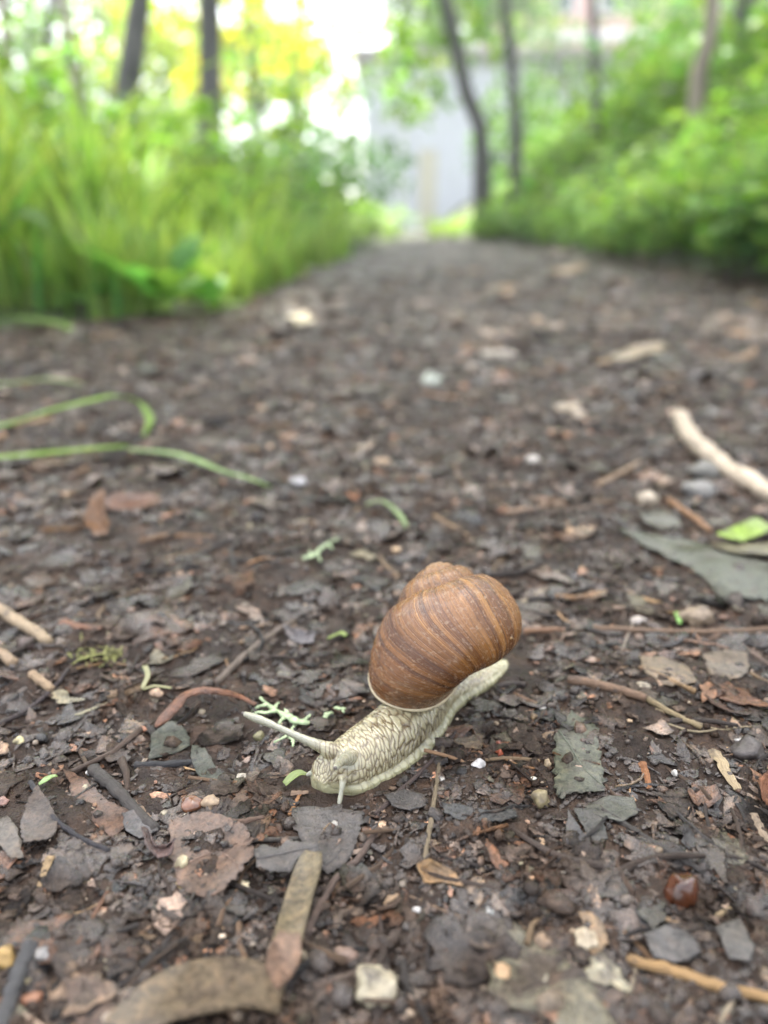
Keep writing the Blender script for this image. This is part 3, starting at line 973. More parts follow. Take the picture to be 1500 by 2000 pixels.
def build_snail():
    root = empty('snail', (float(SPINE[5, 0]), float(SPINE[5, 1]), 0))
    tag(root, 'cream bodied snail with brown striped shell crawling over the mud path', 'snail')
    off = np.array([SPINE[5, 0], SPINE[5, 1], 0.0])
    # shell
    nt, nph, turns = 420, 80, 4.3
    th = np.linspace(-turns * 2 * np.pi, 0, nt)[:, None]
    ph = np.linspace(0, 2 * np.pi, nph + 1)[None]
    rip = 0.0022 * vnoise(th * 9 + 0 * ph, ph * 0.15, 5) + 0.0012 * vnoise(th * 26 + 0 * ph, ph * 0.2, 6)
    P = shell_point(th, ph, 1.0 + rip * (th > -9))
    V = P.reshape(-1, 3) - off
    I = np.arange(nt * (nph + 1)).reshape(nt, nph + 1)
    T = np.stack([I[:-1, :-1], I[:-1, 1:], I[1:, 1:], I[1:, :-1]], -1).reshape(-1, 4)
    me = fast_mesh('shell', V, T, MAT['shell'])
    kk = 0.8 * sstep(0.25, 2.2, -th)
    set_attr(me, 'growth', (th + kk * (SHEAR[0] * np.sin(ph) + SHEAR[1] * np.cos(ph))).ravel())
    set_attr(me, 'round', np.tile(np.abs(ph[0] - np.pi), nt))
    set_attr(me, 'age', np.repeat(1 + th[:, 0] / (turns * 2 * np.pi) * 1.0, nph + 1) ** 1.0)
    so = link('shell', me, root); so['label'] = 'glossy brown globular shell with fine growth stripes'
    # cream lip round the mouth of the shell
    ph1 = np.linspace(0, 2 * np.pi, 90)
    ring = shell_point(np.full(90, 0.012), ph1, 1.004) - off
    V, F, al = tube(ring, 0.00045 * (1 + 0.25 * vnoise(np.arange(90) * 0.35, 0 * np.arange(90), 4)), 8, 0.06, 3, cap=False)
    link('shell_lip', mesh_from('shell_lip', V, F, MAT['lip']), so)
    # body: ring sections lofted along the spine
    HEI = np.array([0.0010, 0.0026, 0.0040, 0.0055, 0.0070, 0.0098, 0.0110, 0.0104, 0.0092, 0.0064])
    tip = SPINE[-1] + HEADING * 0.0022
    tail = SPINE[0] - HEADING * 0.0012
    sp_all = np.vstack([tail, SPINE, tip]); hw = np.r_[0.0003, HALF, 0.0022]; hh = np.r_[0.0004, HEI, 0.0030]
    n = 70
    C = resample(np.column_stack([sp_all, hw, hh]), n)
    prof = np.array([(1.0, -0.05), (1.03, 0.0006), (1.0, 0.0015), (0.93, 0.0022), (0.86, 0.0026)])
    V = []; m = None
    for k in range(n):
        c = C[k, :2]; wv, hv = max(C[k, 2], 0.0003), max(C[k, 3], 0.0004)
        sec = [(1.0, -0.0012), (1.04, 0.0005), (1.02, min(0.0014, 0.35 * hv)), (0.95, min(0.0021, 0.5 * hv)), (0.88, min(0.0026, 0.55 * hv))]
        z0 = sec[-1][1]
        for a in np.linspace(0.12, math.pi / 2, 9):
            sec.append((0.87 * math.cos(a) ** 0.85, z0 + (hv - z0) * math.sin(a)))
        full = [(x, z) for x, z in sec] + [(-x, z) for x, z in sec[:-1][::-1]]
        m = len(full)
        for x, z in full: V.append((c[0] - NRIGHT[0] * x * wv, c[1] - NRIGHT[1] * x * wv, z))
    F = []
    for k in range(n - 1):
        for j in range(m):
            j2 = (j + 1) % m
            F.append((k * m + j, k * m + j2, (k + 1) * m + j2, (k + 1) * m + j))
    F.append(tuple(range(m))[::-1]); F.append(tuple((n - 1) * m + j for j in range(m)))
    V = np.array(V); parts = [(V, F)]
    # tissue that fills the mouth of the shell
    ap_ring = shell_point(np.full(40, -0.10), np.linspace(0, 2 * np.pi, 40, endpoint=False), 0.94)
    ap_c = ap_ring.mean(0)
    deep = shell_point(np.full(40, -0.55), np.linspace(0, 2 * np.pi, 40, endpoint=False), 0.80)
    foot_c = np.array([*SPINE[4], 0.004])
    low = ap_ring * 0.72 + (np.array([*(0.5 * (SPINE[3] + SPINE[5])), 0.004])) * 0.28
    rings = [deep, ap_ring, low * 1.0]
    VV = np.concatenate(rings); FF = []
    for k in range(2):
        for j in range(40):
            j2 = (j + 1) % 40
            FF.append((k * 40 + j, k * 40 + j2, (k + 1) * 40 + j2, (k + 1) * 40 + j))
    FF.append(tuple(range(40))[::-1]); FF.append(tuple(80 + j for j in range(40)))
    parts.append((VV, FF))
    # tentacles
    tents = []
    def tentacle(pts, rad, sides=12):
        Pq = resample(np.array(pts), 54); Rq = np.interp(np.linspace(0, 1, 54), np.linspace(0, 1, len(rad)), rad)
        a, f, _ = tube(Pq, Rq, sides)
        parts.append((a, f)); tents.append((Pq, Rq))
        return Pq
    t1 = tentacle([Gz(668, 1478, 0.0070), Gz(636, 1462, 0.0095), Gz(590, 1442, 0.0115), Gz(535, 1417, 0.0135), Gz(487, 1398, 0.0150), Gz(476, 1394, 0.0154)],
             [0.0030, 0.0025, 0.00165, 0.00125, 0.00105, 0.00092, 0.00088, 0.00112, 0.0012, 0.0007])
    t2 = tentacle([Gz(690, 1478, 0.0060), Gz(680, 1480, 0.0100), Gz(667, 1487, 0.0138), Gz(655, 1500, 0.0170)],
             [0.0022, 0.0020, 0.0018, 0.0014, 0.00095, 0.0007])
    tentacle([Gz(672, 1518, 0.0040), Gz(668, 1537, 0.0038), Gz(665, 1556, 0.0022), Gz(662, 1573, 0.0008)], [0.0015, 0.0011, 0.0008, 0.00062, 0.0007, 0.0005])
    tentacle([Gz(650, 1502, 0.0036), Gz(630, 1506, 0.0030), Gz(612, 1508, 0.0024), Gz(598, 1514, 0.0018)], [0.0016, 0.0012, 0.0009, 0.0007, 0.0007, 0.0005])
    VA, FA = [], []; o0 = 0
    for a, f in parts:
        VA.append(a); FA += [tuple(i + o0 for i in q) for q in f]; o0 += len(a)
    VA = np.concatenate(VA) * 1000.0     # remesh in millimetres
    me = mesh_from('body_raw', VA, FA, None)
    bm = bmesh.new(); bm.from_mesh(me); bmesh.ops.recalc_face_normals(bm, faces=bm.faces); bm.to_mesh(me); bm.free()
    tmp = link('body_raw', me)
    md = tmp.modifiers.new('r', 'REMESH'); md.mode = 'VOXEL'; md.voxel_size = 0.17
    sm = tmp.modifiers.new('s', 'SMOOTH'); sm.factor = 0.5; sm.iterations = 9
    dg = bpy.context.evaluated_depsgraph_get()
    body = bpy.data.meshes.new_from_object(tmp.evaluated_get(dg)); body.name = 'body'
    bpy.data.objects.remove(tmp); bpy.data.meshes.remove(me)
    nv = len(body.vertices); co = np.zeros(nv * 3, np.float32); body.vertices.foreach_get('co', co)
    co = co.reshape(-1, 3).astype(float) / 1000.0
    # coordinates on the skin
    best = np.full(nv, 9.0); sv = np.zeros(nv); qv = np.zeros(nv); acc = 0.0
    cc = C[:, :2]
    for a, b2 in zip(cc[:-1], cc[1:]):
        ab = b2 - a; L = np.linalg.norm(ab)
        if L < 1e-7: continue
        t = np.clip(((co[:, :2] - a) @ ab) / L ** 2, 0, 1)
        dv = co[:, :2] - a - t[:, None] * ab; dd = np.linalg.norm(dv, axis=1)
        u = dd < best
        best = np.where(u, dd, best); sv = np.where(u, acc + t * L, sv); qv = np.where(u, -(dv @ NRIGHT), qv); acc += L
    ang = np.arctan2(np.maximum(co[:, 2], 0) + 0.0006, qv)
    tm = np.zeros(nv)
    for Pq, Rq in tents:
        d = np.linalg.norm(co[:, None] - Pq[None], axis=2)
        k = np.argmin(d, axis=1); near = d[np.arange(nv), k] < Rq[k] * 1.5 + 0.0002
        tm = np.maximum(tm, near * sstep(5.0, 22.0, k))
    zz = co[:, 2]
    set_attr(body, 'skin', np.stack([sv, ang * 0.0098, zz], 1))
    set_attr(body, 'tent', tm)
    set_attr(body, 'fringe', (1 - sstep(0.0016, 0.0034, zz)) * (1 - tm))
    sn = sv / acc
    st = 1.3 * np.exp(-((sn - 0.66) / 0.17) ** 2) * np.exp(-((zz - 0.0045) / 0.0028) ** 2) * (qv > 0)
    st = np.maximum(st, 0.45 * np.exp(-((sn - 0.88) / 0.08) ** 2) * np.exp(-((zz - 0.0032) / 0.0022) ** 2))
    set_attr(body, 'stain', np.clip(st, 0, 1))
    # relief of the skin: long wet warts between grooves, larger plates along the foot margin
    sh = np.where(sv > 0.78 * acc, 0.78 * acc + (sv - 0.78 * acc) * 1.5, sv)
    head = sstep(0.72, 0.95, sn)
    u = (sh + 0.30 * ang * 0.0098) * 660 + 0.35 * vnoise(co[:, 0] * 500, co[:, 1] * 500 + co[:, 2] * 300, 71)
    vv = ang * 0.0098 * (285 + 190 * head) + 0.25 * vnoise(co[:, 0] * 400 + 7, co[:, 1] * 400 - co[:, 2] * 300, 72)
    g1, r1 = cells(u, vv)
    fr = 1 - sstep(0.0020, 0.0034, zz)
    g2, r2 = cells(sv * 560 + 0.3 * vnoise(co[:, 0] * 300, co[:, 1] * 300, 73), zz * 260 + 0.3)
    gr = g1 * (1 - fr) + g2 * fr; rr = r1 * (1 - fr) + r2 * fr
    dome = np.sqrt(np.clip(gr / 0.55, 0, 1))
    nrm = np.zeros(nv * 3, np.float32); body.vertices.foreach_get('normal', nrm); nrm = nrm.reshape(-1, 3)
    amp = (0.00042 - 0.00014 * head) * (1 - tm) * (0.75 + 0.25 * rr)
    co = co + nrm * (amp * (dome - 0.6))[:, None]
    co = co + nrm * (0.00002 * vnoise(co[:, 0] * 4000, co[:, 1] * 4000 + co[:, 2] * 3000, 74) * tm)[:, None]
    frill = (fr * 0.00016 * vnoise(sv * 420, 0 * sv, 75) + fr * 0.0004 * vnoise(sv * 110, 0 * sv, 76)) * (1 - tm)
    co[:, :2] = co[:, :2] - NRIGHT[None] * (frill * np.sign(qv))[:, None]
    set_attr(body, 'groove', gr); set_attr(body, 'cellv', rr * 0.5 + 0.5)
    body.vertices.foreach_set('co', (co - off).astype(np.float32).ravel())
    body.materials.clear(); body.materials.append(MAT['skin'])
    body.polygons.foreach_set('use_smooth', np.ones(len(body.polygons), bool)); body.update()
    link('body', body, root)
    V, F = ico(2)
    for Pq, r in ((t2, 0.00048), (t1, 0.00062)):
        link('eye', mesh_from('eye', V * r + Pq[-1] + (Pq[-1] - Pq[-3]) / np.linalg.norm(Pq[-1] - Pq[-3]) * 0.00015 - off, F, MAT['eye']), root)
    # a seed husk stuck on the shell
    th2 = np.linspace(-6.5, 0, 400)[:, None]; PP = shell_point(th2, np.linspace(0, 2 * np.pi, 160)[None]).reshape(-1, 3)
    d = PP[:, 1] * cp - (PP[:, 2] - CAMH) * sp; u = PP[:, 1] * sp + (PP[:, 2] - CAMH) * cp
    e = np.hypot(750 + FPX * PP[:, 0] / d - 1001, 1000 - FPX * u / d - 1247)
    k = np.where(e < 4)[0]; k = k[np.argmin(d[k])]
    V, F = lump(2, 5, 0.25)
    o = link('seed_husk', mesh_from('seed_husk', V * np.array([0.0007, 0.0005, 0.0004]), F, MAT['stone']), None, PP[k], (0.5, 0, 0.3), None, (0.55, 0.33, 0.12))
    tag(o, 'tiny tan seed husk stuck on the brown shell', 'seed husk')

build_snail()

# ------------------------------------------------------------------ single things lying on the path
def stick(name, label, cat, px, rpx, col, lifts=None, group=None, sides=8, mat='wood', taper=(1, 0.85), knots=0.10, flat=1.0):
    pts = []
    k = len(px)
    lifts = lifts or [0.0] * k
    for (a, b), l in zip(px, lifts):
        p = G(a, b, 0); r = rpx * px_size(p)
        pts.append(G(a, b, r * 0.55 * flat + l * 0.001))
    pts = np.array(pts)
    r = rpx * px_size(pts[len(pts) // 2])
    n = max(7, 5 * len(px))
    P = resample(pts, n)
    rg = np.random.default_rng(int(px[0][0] * 7 + px[0][1]) % 9999)
    P[1:-1] += rg.normal(0, r * 0.08, (n - 2, 3))
    gz = gh(P[:, 0], P[:, 1])
    base = P[0].copy()
    rr = r * np.linspace(taper[0], taper[1], n) * (1 + rg.normal(0, knots, n))
    V, F, al = tube(P - base, rr, sides, 0.05, 1, True, flat)
    me = mesh_from(name, V, F, MAT[mat]); set_attr(me, 'along', al)
    o = link(name, me, None, base, None, None, col)
    tag(o, label, cat, group)
    return o

TAN = (0.42, 0.25, 0.11); PALE = (0.50, 0.40, 0.27); DARK = (0.035, 0.029, 0.026); BROWN = (0.13, 0.078, 0.05)
GREY = (0.17, 0.14, 0.11); ORANGE = (0.34, 0.14, 0.05); STRAW = (0.46, 0.38, 0.20)
STICKS = [
 ('stick', 'tan stick with peeling rootlets lying across the mud', [(1226, 1874), (1300, 1892), (1400, 1926), (1500, 1948), (1570, 1962)], 12, (0.45, 0.27, 0.11)),
 ('rootlet', 'pale thin rootlet hanging below the tan stick', [(1242, 1888), (1232, 1930), (1215, 1965), (1190, 2012)], 5, PALE),
 ('rootlet', 'pale curved rootlet beside the tan stick end', [(1440, 1940), (1425, 1965), (1410, 1990), (1405, 2020)], 5, PALE),
 ('wood_sliver', 'short tan wood sliver beside the round tan pebble', [(884, 1904), (938, 1861)], 9, TAN),
 ('stalk', 'long olive grey stalk standing from the mud to the snail foot', [(828, 1702), (836, 1640), (847, 1570), (856, 1510), (866, 1452)], 5.5, (0.26, 0.2, 0.12)),
 ('twig', 'thin dark brown twig running along the foot of the snail', [(733, 1590), (790, 1538), (850, 1478), (896, 1425)], 4.5, (0.09, 0.06, 0.05)),
 ('twig', 'knobbly grey brown twig beside the folded strip leaf', [(597, 1826), (636, 1750), (660, 1712), (692, 1685), (738, 1620)], 8, (0.15, 0.10, 0.075)),
 ('twig', 'hair thin brown twig lying on the large dark grey leaf', [(618, 1580), (660, 1600), (704, 1624)], 3, (0.14, 0.075, 0.05)),
 ('stick', 'split blackish stick with a pale broken end', [(183, 1503), (235, 1550), (270, 1590), (305, 1622)], 13, (0.055, 0.045, 0.038)),
 ('wood_sliver', 'pale splintered wood at the end of the split blackish stick', [(262, 1566), (285, 1590), (304, 1612)], 7, (0.33, 0.23, 0.15)),
 ('twig', 'slender black bent twig crossing a grey leaf', [(60, 1528), (85, 1570), (105, 1598), (150, 1632), (212, 1662)], 6, (0.04, 0.035, 0.04)),
 ('twig', 'thin brown twig crossing under the black bent twig', [(44, 1623), (90, 1617), (128, 1613)], 4.5, (0.16, 0.11, 0.08)),
 ('straw', 'short pale straw lying near the split blackish stick', [(146, 1566), (185, 1579)], 4, PALE),
 ('twig', 'rusty brown straight twig pointing down to the leaf', [(211, 1742), (185, 1785), (155, 1838), (112, 1905)], 5, (0.22, 0.11, 0.06)),
 ('straw', 'striped flattened tan straw bundle beside the grey leaf', [(98, 1675), (86, 1705), (76, 1732)], 11, (0.45, 0.31, 0.16)),
 ('straw', 'short bright straw lying beside the brown curled leaf', [(340, 1722), (374, 1752)], 3.5, (0.55, 0.42, 0.2)),
 ('stick', 'thick charcoal grey stick leaning beside the ochre pebble', [(58, 1846), (35, 1905), (18, 1955), (0, 2020)], 18, (0.075, 0.072, 0.072)),
 ('stick', 'short flat black stick lying over the grey green leaf', [(264, 1495), (330, 1493), (402, 1487)], 8, (0.03, 0.028, 0.03)),
 ('twig', 'slender dark reddish twig rising over tan stubs', [(-10, 1418), (55, 1386), (100, 1348), (134, 1306)], 5, (0.05, 0.032, 0.03)),
 ('stick', 'tan hollow stalk stub near the dark reddish twig', [(-25, 1175), (35, 1213), (96, 1254)], 12, (0.42, 0.31, 0.19)),
 ('stick', 'short tan stalk stub partly buried in the mud', [(-25, 1260), (28, 1296)], 12, (0.40, 0.28, 0.17)),
 ('stick', 'short tan stalk stub under the dark reddish twig', [(62, 1316), (102, 1347)], 9, (0.42, 0.29, 0.17)),
 ('straw', 'pale greenish split straw lying near the dark reddish twig', [(146, 1398), (180, 1385), (222, 1368)], 5, (0.42, 0.38, 0.24)),
 ('bark_piece', 'reddish brown rolled bark piece lying beyond the moss', [(122, 1214), (160, 1224), (198, 1226)], 11, (0.24, 0.11, 0.06)),
 ('stick', 'long grey brown stalk lying beyond the curled dry leaf', [(422, 1334), (480, 1278), (530, 1240), (572, 1212)], 7, (0.19, 0.145, 0.11)),
 ('straw', 'tan fibre bundle lying along the grey brown stalk', [(470, 1256), (500, 1228), (534, 1205)], 5, (0.36, 0.24, 0.14)),
 ('stick', 'brown woody stalk lying beyond the grey green rib leaf', [(1110, 1327), (1180, 1340), (1262, 1364)], 10, (0.22, 0.13, 0.075)),
 ('stick', 'olive tan stalk continuing from the brown woody stalk', [(1256, 1360), (1320, 1396), (1370, 1421)], 6.5, (0.32, 0.24, 0.12)),
 ('stick', 'short brown stalk sticking out beside the shell', [(1022, 1234), (1060, 1231), (1102, 1230)], 7, (0.28, 0.15, 0.08)),
 ('stick', 'long thin brown stalk lying beyond the pale stone', [(1158, 1226), (1280, 1233), (1400, 1234), (1480, 1230), (1540, 1226)], 6.5, (0.24, 0.15, 0.09)),
 ('fibre', 'hair thin pale fibre standing up beside the white flat pebble', [(1197, 1320), (1215, 1270), (1236, 1218)], 1.8, (0.5, 0.42, 0.32)),
 ('wood_peg', 'short orange brown wood peg standing in dark mud', [(1254, 1490), (1262, 1515), (1269, 1540)], 9, ORANGE),
 ('wood_sliver', 'pale splintered wood piece lying beside the round dark stone', [(1396, 1468), (1418, 1505), (1442, 1542)], 14, (0.50, 0.38, 0.22)),
 ('stick', 'long dark half buried stick lying between wet grey leaves', [(1176, 1583), (1240, 1622), (1300, 1660), (1376, 1704)], 7, (0.06, 0.05, 0.042)),
 ('twig', 'dark short twig lying parallel to the half buried stick', [(1318, 1584), (1380, 1640), (1450, 1692)], 5, (0.05, 0.042, 0.038)),
 ('stick', 'bleached pale peeled branch lying across the path', [(1326, 812), (1368, 872), (1430, 920), (1500, 962), (1580, 1000)], 19, (0.56, 0.46, 0.34)),
 ('stick', 'orange brown bent stalk lying beside the cream stone', [(1304, 975), (1345, 1004), (1388, 1036)], 6, (0.38, 0.2, 0.09)),
 ('stick', 'tan straight stalk lying on the path beyond the shell', [(985, 1003), (1050, 992), (1116, 979)], 6, (0.32, 0.21, 0.13)),
 ('stick', 'tan forked stalk lying beyond the tan straight stalk', [(1165, 948), (1200, 930), (1248, 903)], 6, (0.34, 0.23, 0.14)),
 ('twig', 'thin dark brown twig beside the lip of the shell', [(636, 1372), (680, 1362), (722, 1348)], 5, (0.06, 0.045, 0.038)),
 ('twig', 'flat dark twig lying above the folded strip leaf', [(490, 1641), (540, 1640), (590, 1637)], 5, (0.10, 0.085, 0.07)),
 ('bark_piece', 'small tan bark roll in front of the snail head', [(569, 1549), (602, 1547)], 7, (0.36, 0.24, 0.16)),
 ('wood_sliver', 'small orange wood sliver in front of the snail head', [(566, 1592), (576, 1570), (588, 1546)], 5, (0.45, 0.22, 0.09)),
 ('twig', 'thin brown twig beside the curled brown leaf', [(430, 1607), (470, 1605), (515, 1597)], 7, (0.20, 0.12, 0.08)),
 ('twig', 'grey brown twig lying beside the cream pebble', [(615, 1930), (670, 1910), (738, 1878)], 8, (0.17, 0.12, 0.09)),
 ('rootlet', 'thin curly tan rootlet near the white chips', [(842, 1812), (870, 1802), (900, 1795), (858, 1775), (800, 1750)], 3, (0.32, 0.21, 0.13)),
 ('twig', 'thin reddish twig lying beside the pale grit disc', [(1178, 1812), (1210, 1812), (1262, 1811)], 4, (0.3, 0.17, 0.10)),
 ('straw', 'tan straw chip beside the amber seed', [(1290, 1790), (1330, 1805)], 6, (0.45, 0.30, 0.17)),
 ('straw', 'short straw chip lying beyond the amber seed', [(1396, 1790), (1430, 1772)], 6, (0.40, 0.29, 0.16)),
 ('wood_sliver', 'pale wood splinter beside the brown dry leaf edge', [(1470, 1590), (1495, 1635), (1515, 1665)], 11, (0.36, 0.27, 0.18)),
 ('twig', 'thin grey twig lying beneath the shell edge', [(1018, 1178), (1050, 1160), (1082, 1145)], 5, (0.40, 0.32, 0.22)),
 ('stick', 'orange flat stalk lying beyond the shell', [(1085, 1165), (1120, 1168), (1170, 1160)], 6, (0.36, 0.2, 0.09)),
 ('twig', 'thin tan twig crossing towards the pitted leaf', [(1168, 1256), (1210, 1268), (1262, 1282)], 4.5, (0.24, 0.15, 0.09)),
 ('twig', 'thin dark twig leaning over the pitted leaf', [(1415, 1226), (1455, 1265), (1505, 1300)], 5, (0.22, 0.15, 0.11)),
 ('twig', 'thin brown twig lying beside the dark grey crumbs', [(1003, 1355), (1035, 1370), (1058, 1378)], 5, (0.28, 0.16, 0.09)),
 ('twig', 'dark twig pushed against the tail of the snail', [(972, 1341), (1000, 1335), (1026, 1337)], 6, (0.08, 0.06, 0.05)),
 ('fibre', 'thin curly tan fibres lying along the olive stalk', [(1280, 1385), (1340, 1402), (1400, 1425), (1460, 1420), (1500, 1425)], 2.6, (0.42, 0.33, 0.19)),
 ('fibre', 'thin looping tan fibre beyond the olive stalk', [(1300, 1412), (1350, 1428), (1395, 1426), (1440, 1410), (1490, 1385)], 2.4, (0.45, 0.36, 0.22)),
]
for nm, lab, pts, r, c in STICKS:
    if nm in ('wood_sliver', 'wood_peg', 'straw', 'bark_piece'):      # split and angular, not round
        o = stick(nm, lab, nm.replace('_', ' '), pts, r, c, sides=5, flat=0.5, knots=0.045, taper=(1.0, 0.6))
        o.data.polygons.foreach_set('use_smooth', [False] * len(o.data.polygons))
    else:
        stick(nm, lab, nm.replace('_', ' '), pts, r, c, sides=10 if r > 8 else 7, knots=0.055)

def pebble(label, px, d, col, mat='stone', name='pebble', cat='pebble', flat=0.65, seed=None, amp=0.22, rz=None, lift=0.0):
    p = G(*px)
    s = px_size(p)
    dx, dy = d
    seed = seed if seed is not None else int(px[0] * 3 + px[1]) % 997
    V, F = lump(3, seed, amp, 1.25)
    sx = dx * s / 2; sz = dy * s / 2 * (0.9 if flat > 0.5 else flat); sy = min(sx, dy * s / 2 * 1.25)
    p = G(px[0], px[1], 0); p = p + np.array([0, 0, sz * 0.30 + lift])
    o = link(name, mesh_from(name, V * np.array([sx, sy, sz]), F, MAT[mat]), None, p, (0, 0, rz if rz is not None else 0.0), None, col)
    tag(o, label, cat)
    return o

CREAM = (0.60, 0.54, 0.40); WHITE = (0.72, 0.70, 0.66)
PEB = [
 ('large cream lumpy pebble with a green algae side', (733, 1938), (78, 70), (0.62, 0.56, 0.40)),
 ('round tan pebble beside the short wood sliver', (983, 1907), (36, 38), (0.52, 0.34, 0.18)),
 ('cream chipped pebble touching a small brown one', (1071, 1919), (32, 24), (0.62, 0.57, 0.42)),
 ('small brown pebble touching the cream chipped one', (1092, 1931), (24, 18), (0.40, 0.25, 0.15)),
 ('flat cream grit disc resting in a tan husk', (1145, 1836), (42, 34), (0.66, 0.56, 0.40)),
 ('small cream pebble below the flat grit disc', (1069, 1877), (18, 16), (0.55, 0.5, 0.38)),
 ('tan crumbly pebble beside the flat grit disc', (1060, 1845), (34, 36), (0.38, 0.26, 0.16)),
 ('pale brown oblong pebble beside the shiny nut', (413, 1571), (34, 26), (0.50, 0.37, 0.24)),
 ('tiny cream pebble in front of the shiny nut', (364, 1595), (17, 12), (0.66, 0.6, 0.46)),
 ('tiny cream pebble at the end of the blackish stick', (322, 1590), (15, 13), (0.6, 0.53, 0.38)),
 ('cream angular pebble inside the curled brown leaf', (356, 1689), (24, 32), (0.62, 0.54, 0.34)),
 ('ochre yellow pebble beside the charcoal grey stick', (8, 1879), (44, 52), (0.55, 0.36, 0.12)),
 ('grey white pebble beside the ochre one', (80, 1866), (32, 26), (0.42, 0.41, 0.40)),
 ('small yellow grain below the grey white pebble', (57, 1917), (15, 15), (0.6, 0.52, 0.28)),
 ('rusty flat pebble beside the brown leaf', (58, 1955), (46, 22), (0.33, 0.15, 0.08)),
 ('white round grain beside the broad strip', (255, 1961), (15, 16), (0.7, 0.68, 0.64)),
 ('white translucent quartz chip beside the snail foot', (934, 1495), (26, 20), (0.78, 0.76, 0.74)),
 ('orange red crumb beside the white quartz chip', (976, 1474), (15, 18), (0.42, 0.10, 0.04)),
 ('small red crumb beyond the white quartz chip', (974, 1453), (12, 12), (0.38, 0.12, 0.07)),
 ('small white chip beside the olive grey stalk', (863, 1523), (12, 12), (0.7, 0.68, 0.62)),
 ('white cube shaped chip beside the snail tail', (1061, 1387), (17, 14), (0.80, 0.79, 0.77)),
 ('tan oblong grain beside the white cube chip', (1043, 1404), (13, 20), (0.52, 0.36, 0.18)),
 ('cream angular chip beside the brown woody stalk', (1257, 1342), (26, 18), (0.70, 0.62, 0.46)),
 ('white oblong chip beside the dark mud hole', (1317, 1514), (12, 22), (0.78, 0.76, 0.70)),
 ('white square chip beyond the round dark stone', (1443, 1450), (14, 13), (0.72, 0.71, 0.69)),
 ('fuzzy olive tan pebble beside the grey green rib leaf', (1056, 1567), (34, 50), (0.34, 0.28, 0.15)),
 ('tan grain leaning on the grey green rib leaf', (1069, 1497), (14, 26), (0.55, 0.42, 0.26)),
 ('small white chip below the tan leaning grain', (1044, 1523), (14, 9), (0.72, 0.70, 0.60)),
 ('round glossy dark grey stone in the mud', (1462, 1472), (64, 50), (0.085, 0.072, 0.066)),
 ('pale brown angular stone behind the long thin stalk', (1366, 1210), (62, 40), (0.33, 0.25, 0.17)),
 ('white flat pebble beside the thin pale fibre', (1247, 1214), (36, 18), (0.66, 0.60, 0.54)),
 ('small white pebble beside the long thin stalk', (1331, 1241), (18, 14), (0.62, 0.58, 0.50)),
 ('cream upright stone beside the orange bent stalk', (1264, 984), (40, 42), (0.62, 0.53, 0.41)),
 ('bluish grey stone beside the bleached branch', (1366, 965), (66, 46), (0.22, 0.22, 0.21)),
 ('grey stone touching the middle of the bleached branch', (1372, 930), (66, 48), (0.17, 0.17, 0.15)),
 ('tan stone behind the cream upright stone', (1300, 945), (34, 24), (0.33, 0.23, 0.15)),
 ('cream flat stone lying far up the path beside a smaller one', (1108, 802), (54, 26), (0.60, 0.50, 0.36)),
 ('smaller cream stone beside the cream flat stone', (1130, 815), (34, 24), (0.58, 0.48, 0.36)),
 ('long whitish flat stone in the middle of the path', (972, 700), (72, 28), (0.60, 0.54, 0.44)),
 ('small whitish stone beside the long whitish one', (927, 722), (26, 22), (0.52, 0.45, 0.36)),
 ('greenish white lump in the middle of the path', (843, 748), (38, 34), (0.62, 0.68, 0.58)),
 ('tan wood crumb in the middle of the path', (748, 906), (34, 20), (0.52, 0.36, 0.22)),
 ('white flat chip lying far beyond the curled dry leaf', (582, 945), (38, 20), (0.62, 0.62, 0.64)),
 ('white lump lying beyond the tan straight stalk', (1040, 902), (30, 22), (0.70, 0.66, 0.60)),
 ('long beige slab lying near the leafy bank', (1262, 685), (78, 16), (0.56, 0.48, 0.36)),
 ('pinkish cream grain beside the curled dry leaf', (305, 1355), (26, 16), (0.62, 0.44, 0.30)),
 ('yellow cream grain on black leaf crumbs', (37, 1450), (18, 18), (0.74, 0.66, 0.36)),
 ('cream grain under the curled dry leaf', (394, 1393), (13, 16), (0.62, 0.52, 0.36)),
 ('cream angular chip near the snail eye stalk', (471, 1519), (20, 14), (0.68, 0.62, 0.5)),
 ('small white chip beyond the blackish split stick', (172, 1511), (12, 8), (0.7, 0.7, 0.68)),
 ('olive pebble below the pale green lichen', (507, 1441), (22, 24), (0.26, 0.24, 0.12)),
 ('tiny pale ring shaped shell on the large dark leaf', (655, 1611), (14, 12), (0.55, 0.52, 0.46)),
 ('orange brown crumb beside the grey green leaf', (277, 1425), (22, 12), (0.48, 0.22, 0.12)),
 ('whitish chip lying in the mud by the tan husk', (956, 1784), (17, 22), (0.62, 0.64, 0.62)),
 ('white chip pair beside the curly rootlet', (816, 1778), (20, 10), (0.74, 0.73, 0.70)),
 ('white grain beside the half buried stick', (1189, 1687), (14, 10), (0.72, 0.70, 0.62)),
 ('pale stone lying behind the folded strip leaf', (590, 1873), (20, 32), (0.44, 0.36, 0.22)),
 ('dull brown wet pebble beside the grey brown twig', (675, 1870), (50, 30), (0.30, 0.2, 0.15)),
 ('pink brown pebble beside the dark bent twig end', (5, 1567), (24, 16), (0.42, 0.25, 0.2)),
 ('brown dark stone lying beside the tan stalk stub', (58, 1262), (40, 30), (0.13, 0.085, 0.07)),
]
for lab, p, d, c in PEB:
    pebble(lab, p, d, c, amp=0.62 if 'angular' in lab or 'chip' in lab or 'lumpy' in lab else 0.42, rz=(p[0] * 0.37) % 0.8 - 0.4)
pebble('glossy amber brown seed lying in the mud', (1330, 1752), (60, 84), (0.085, 0.03, 0.014), 'seed', 'seed', 'seed', amp=0.35, rz=0.5)
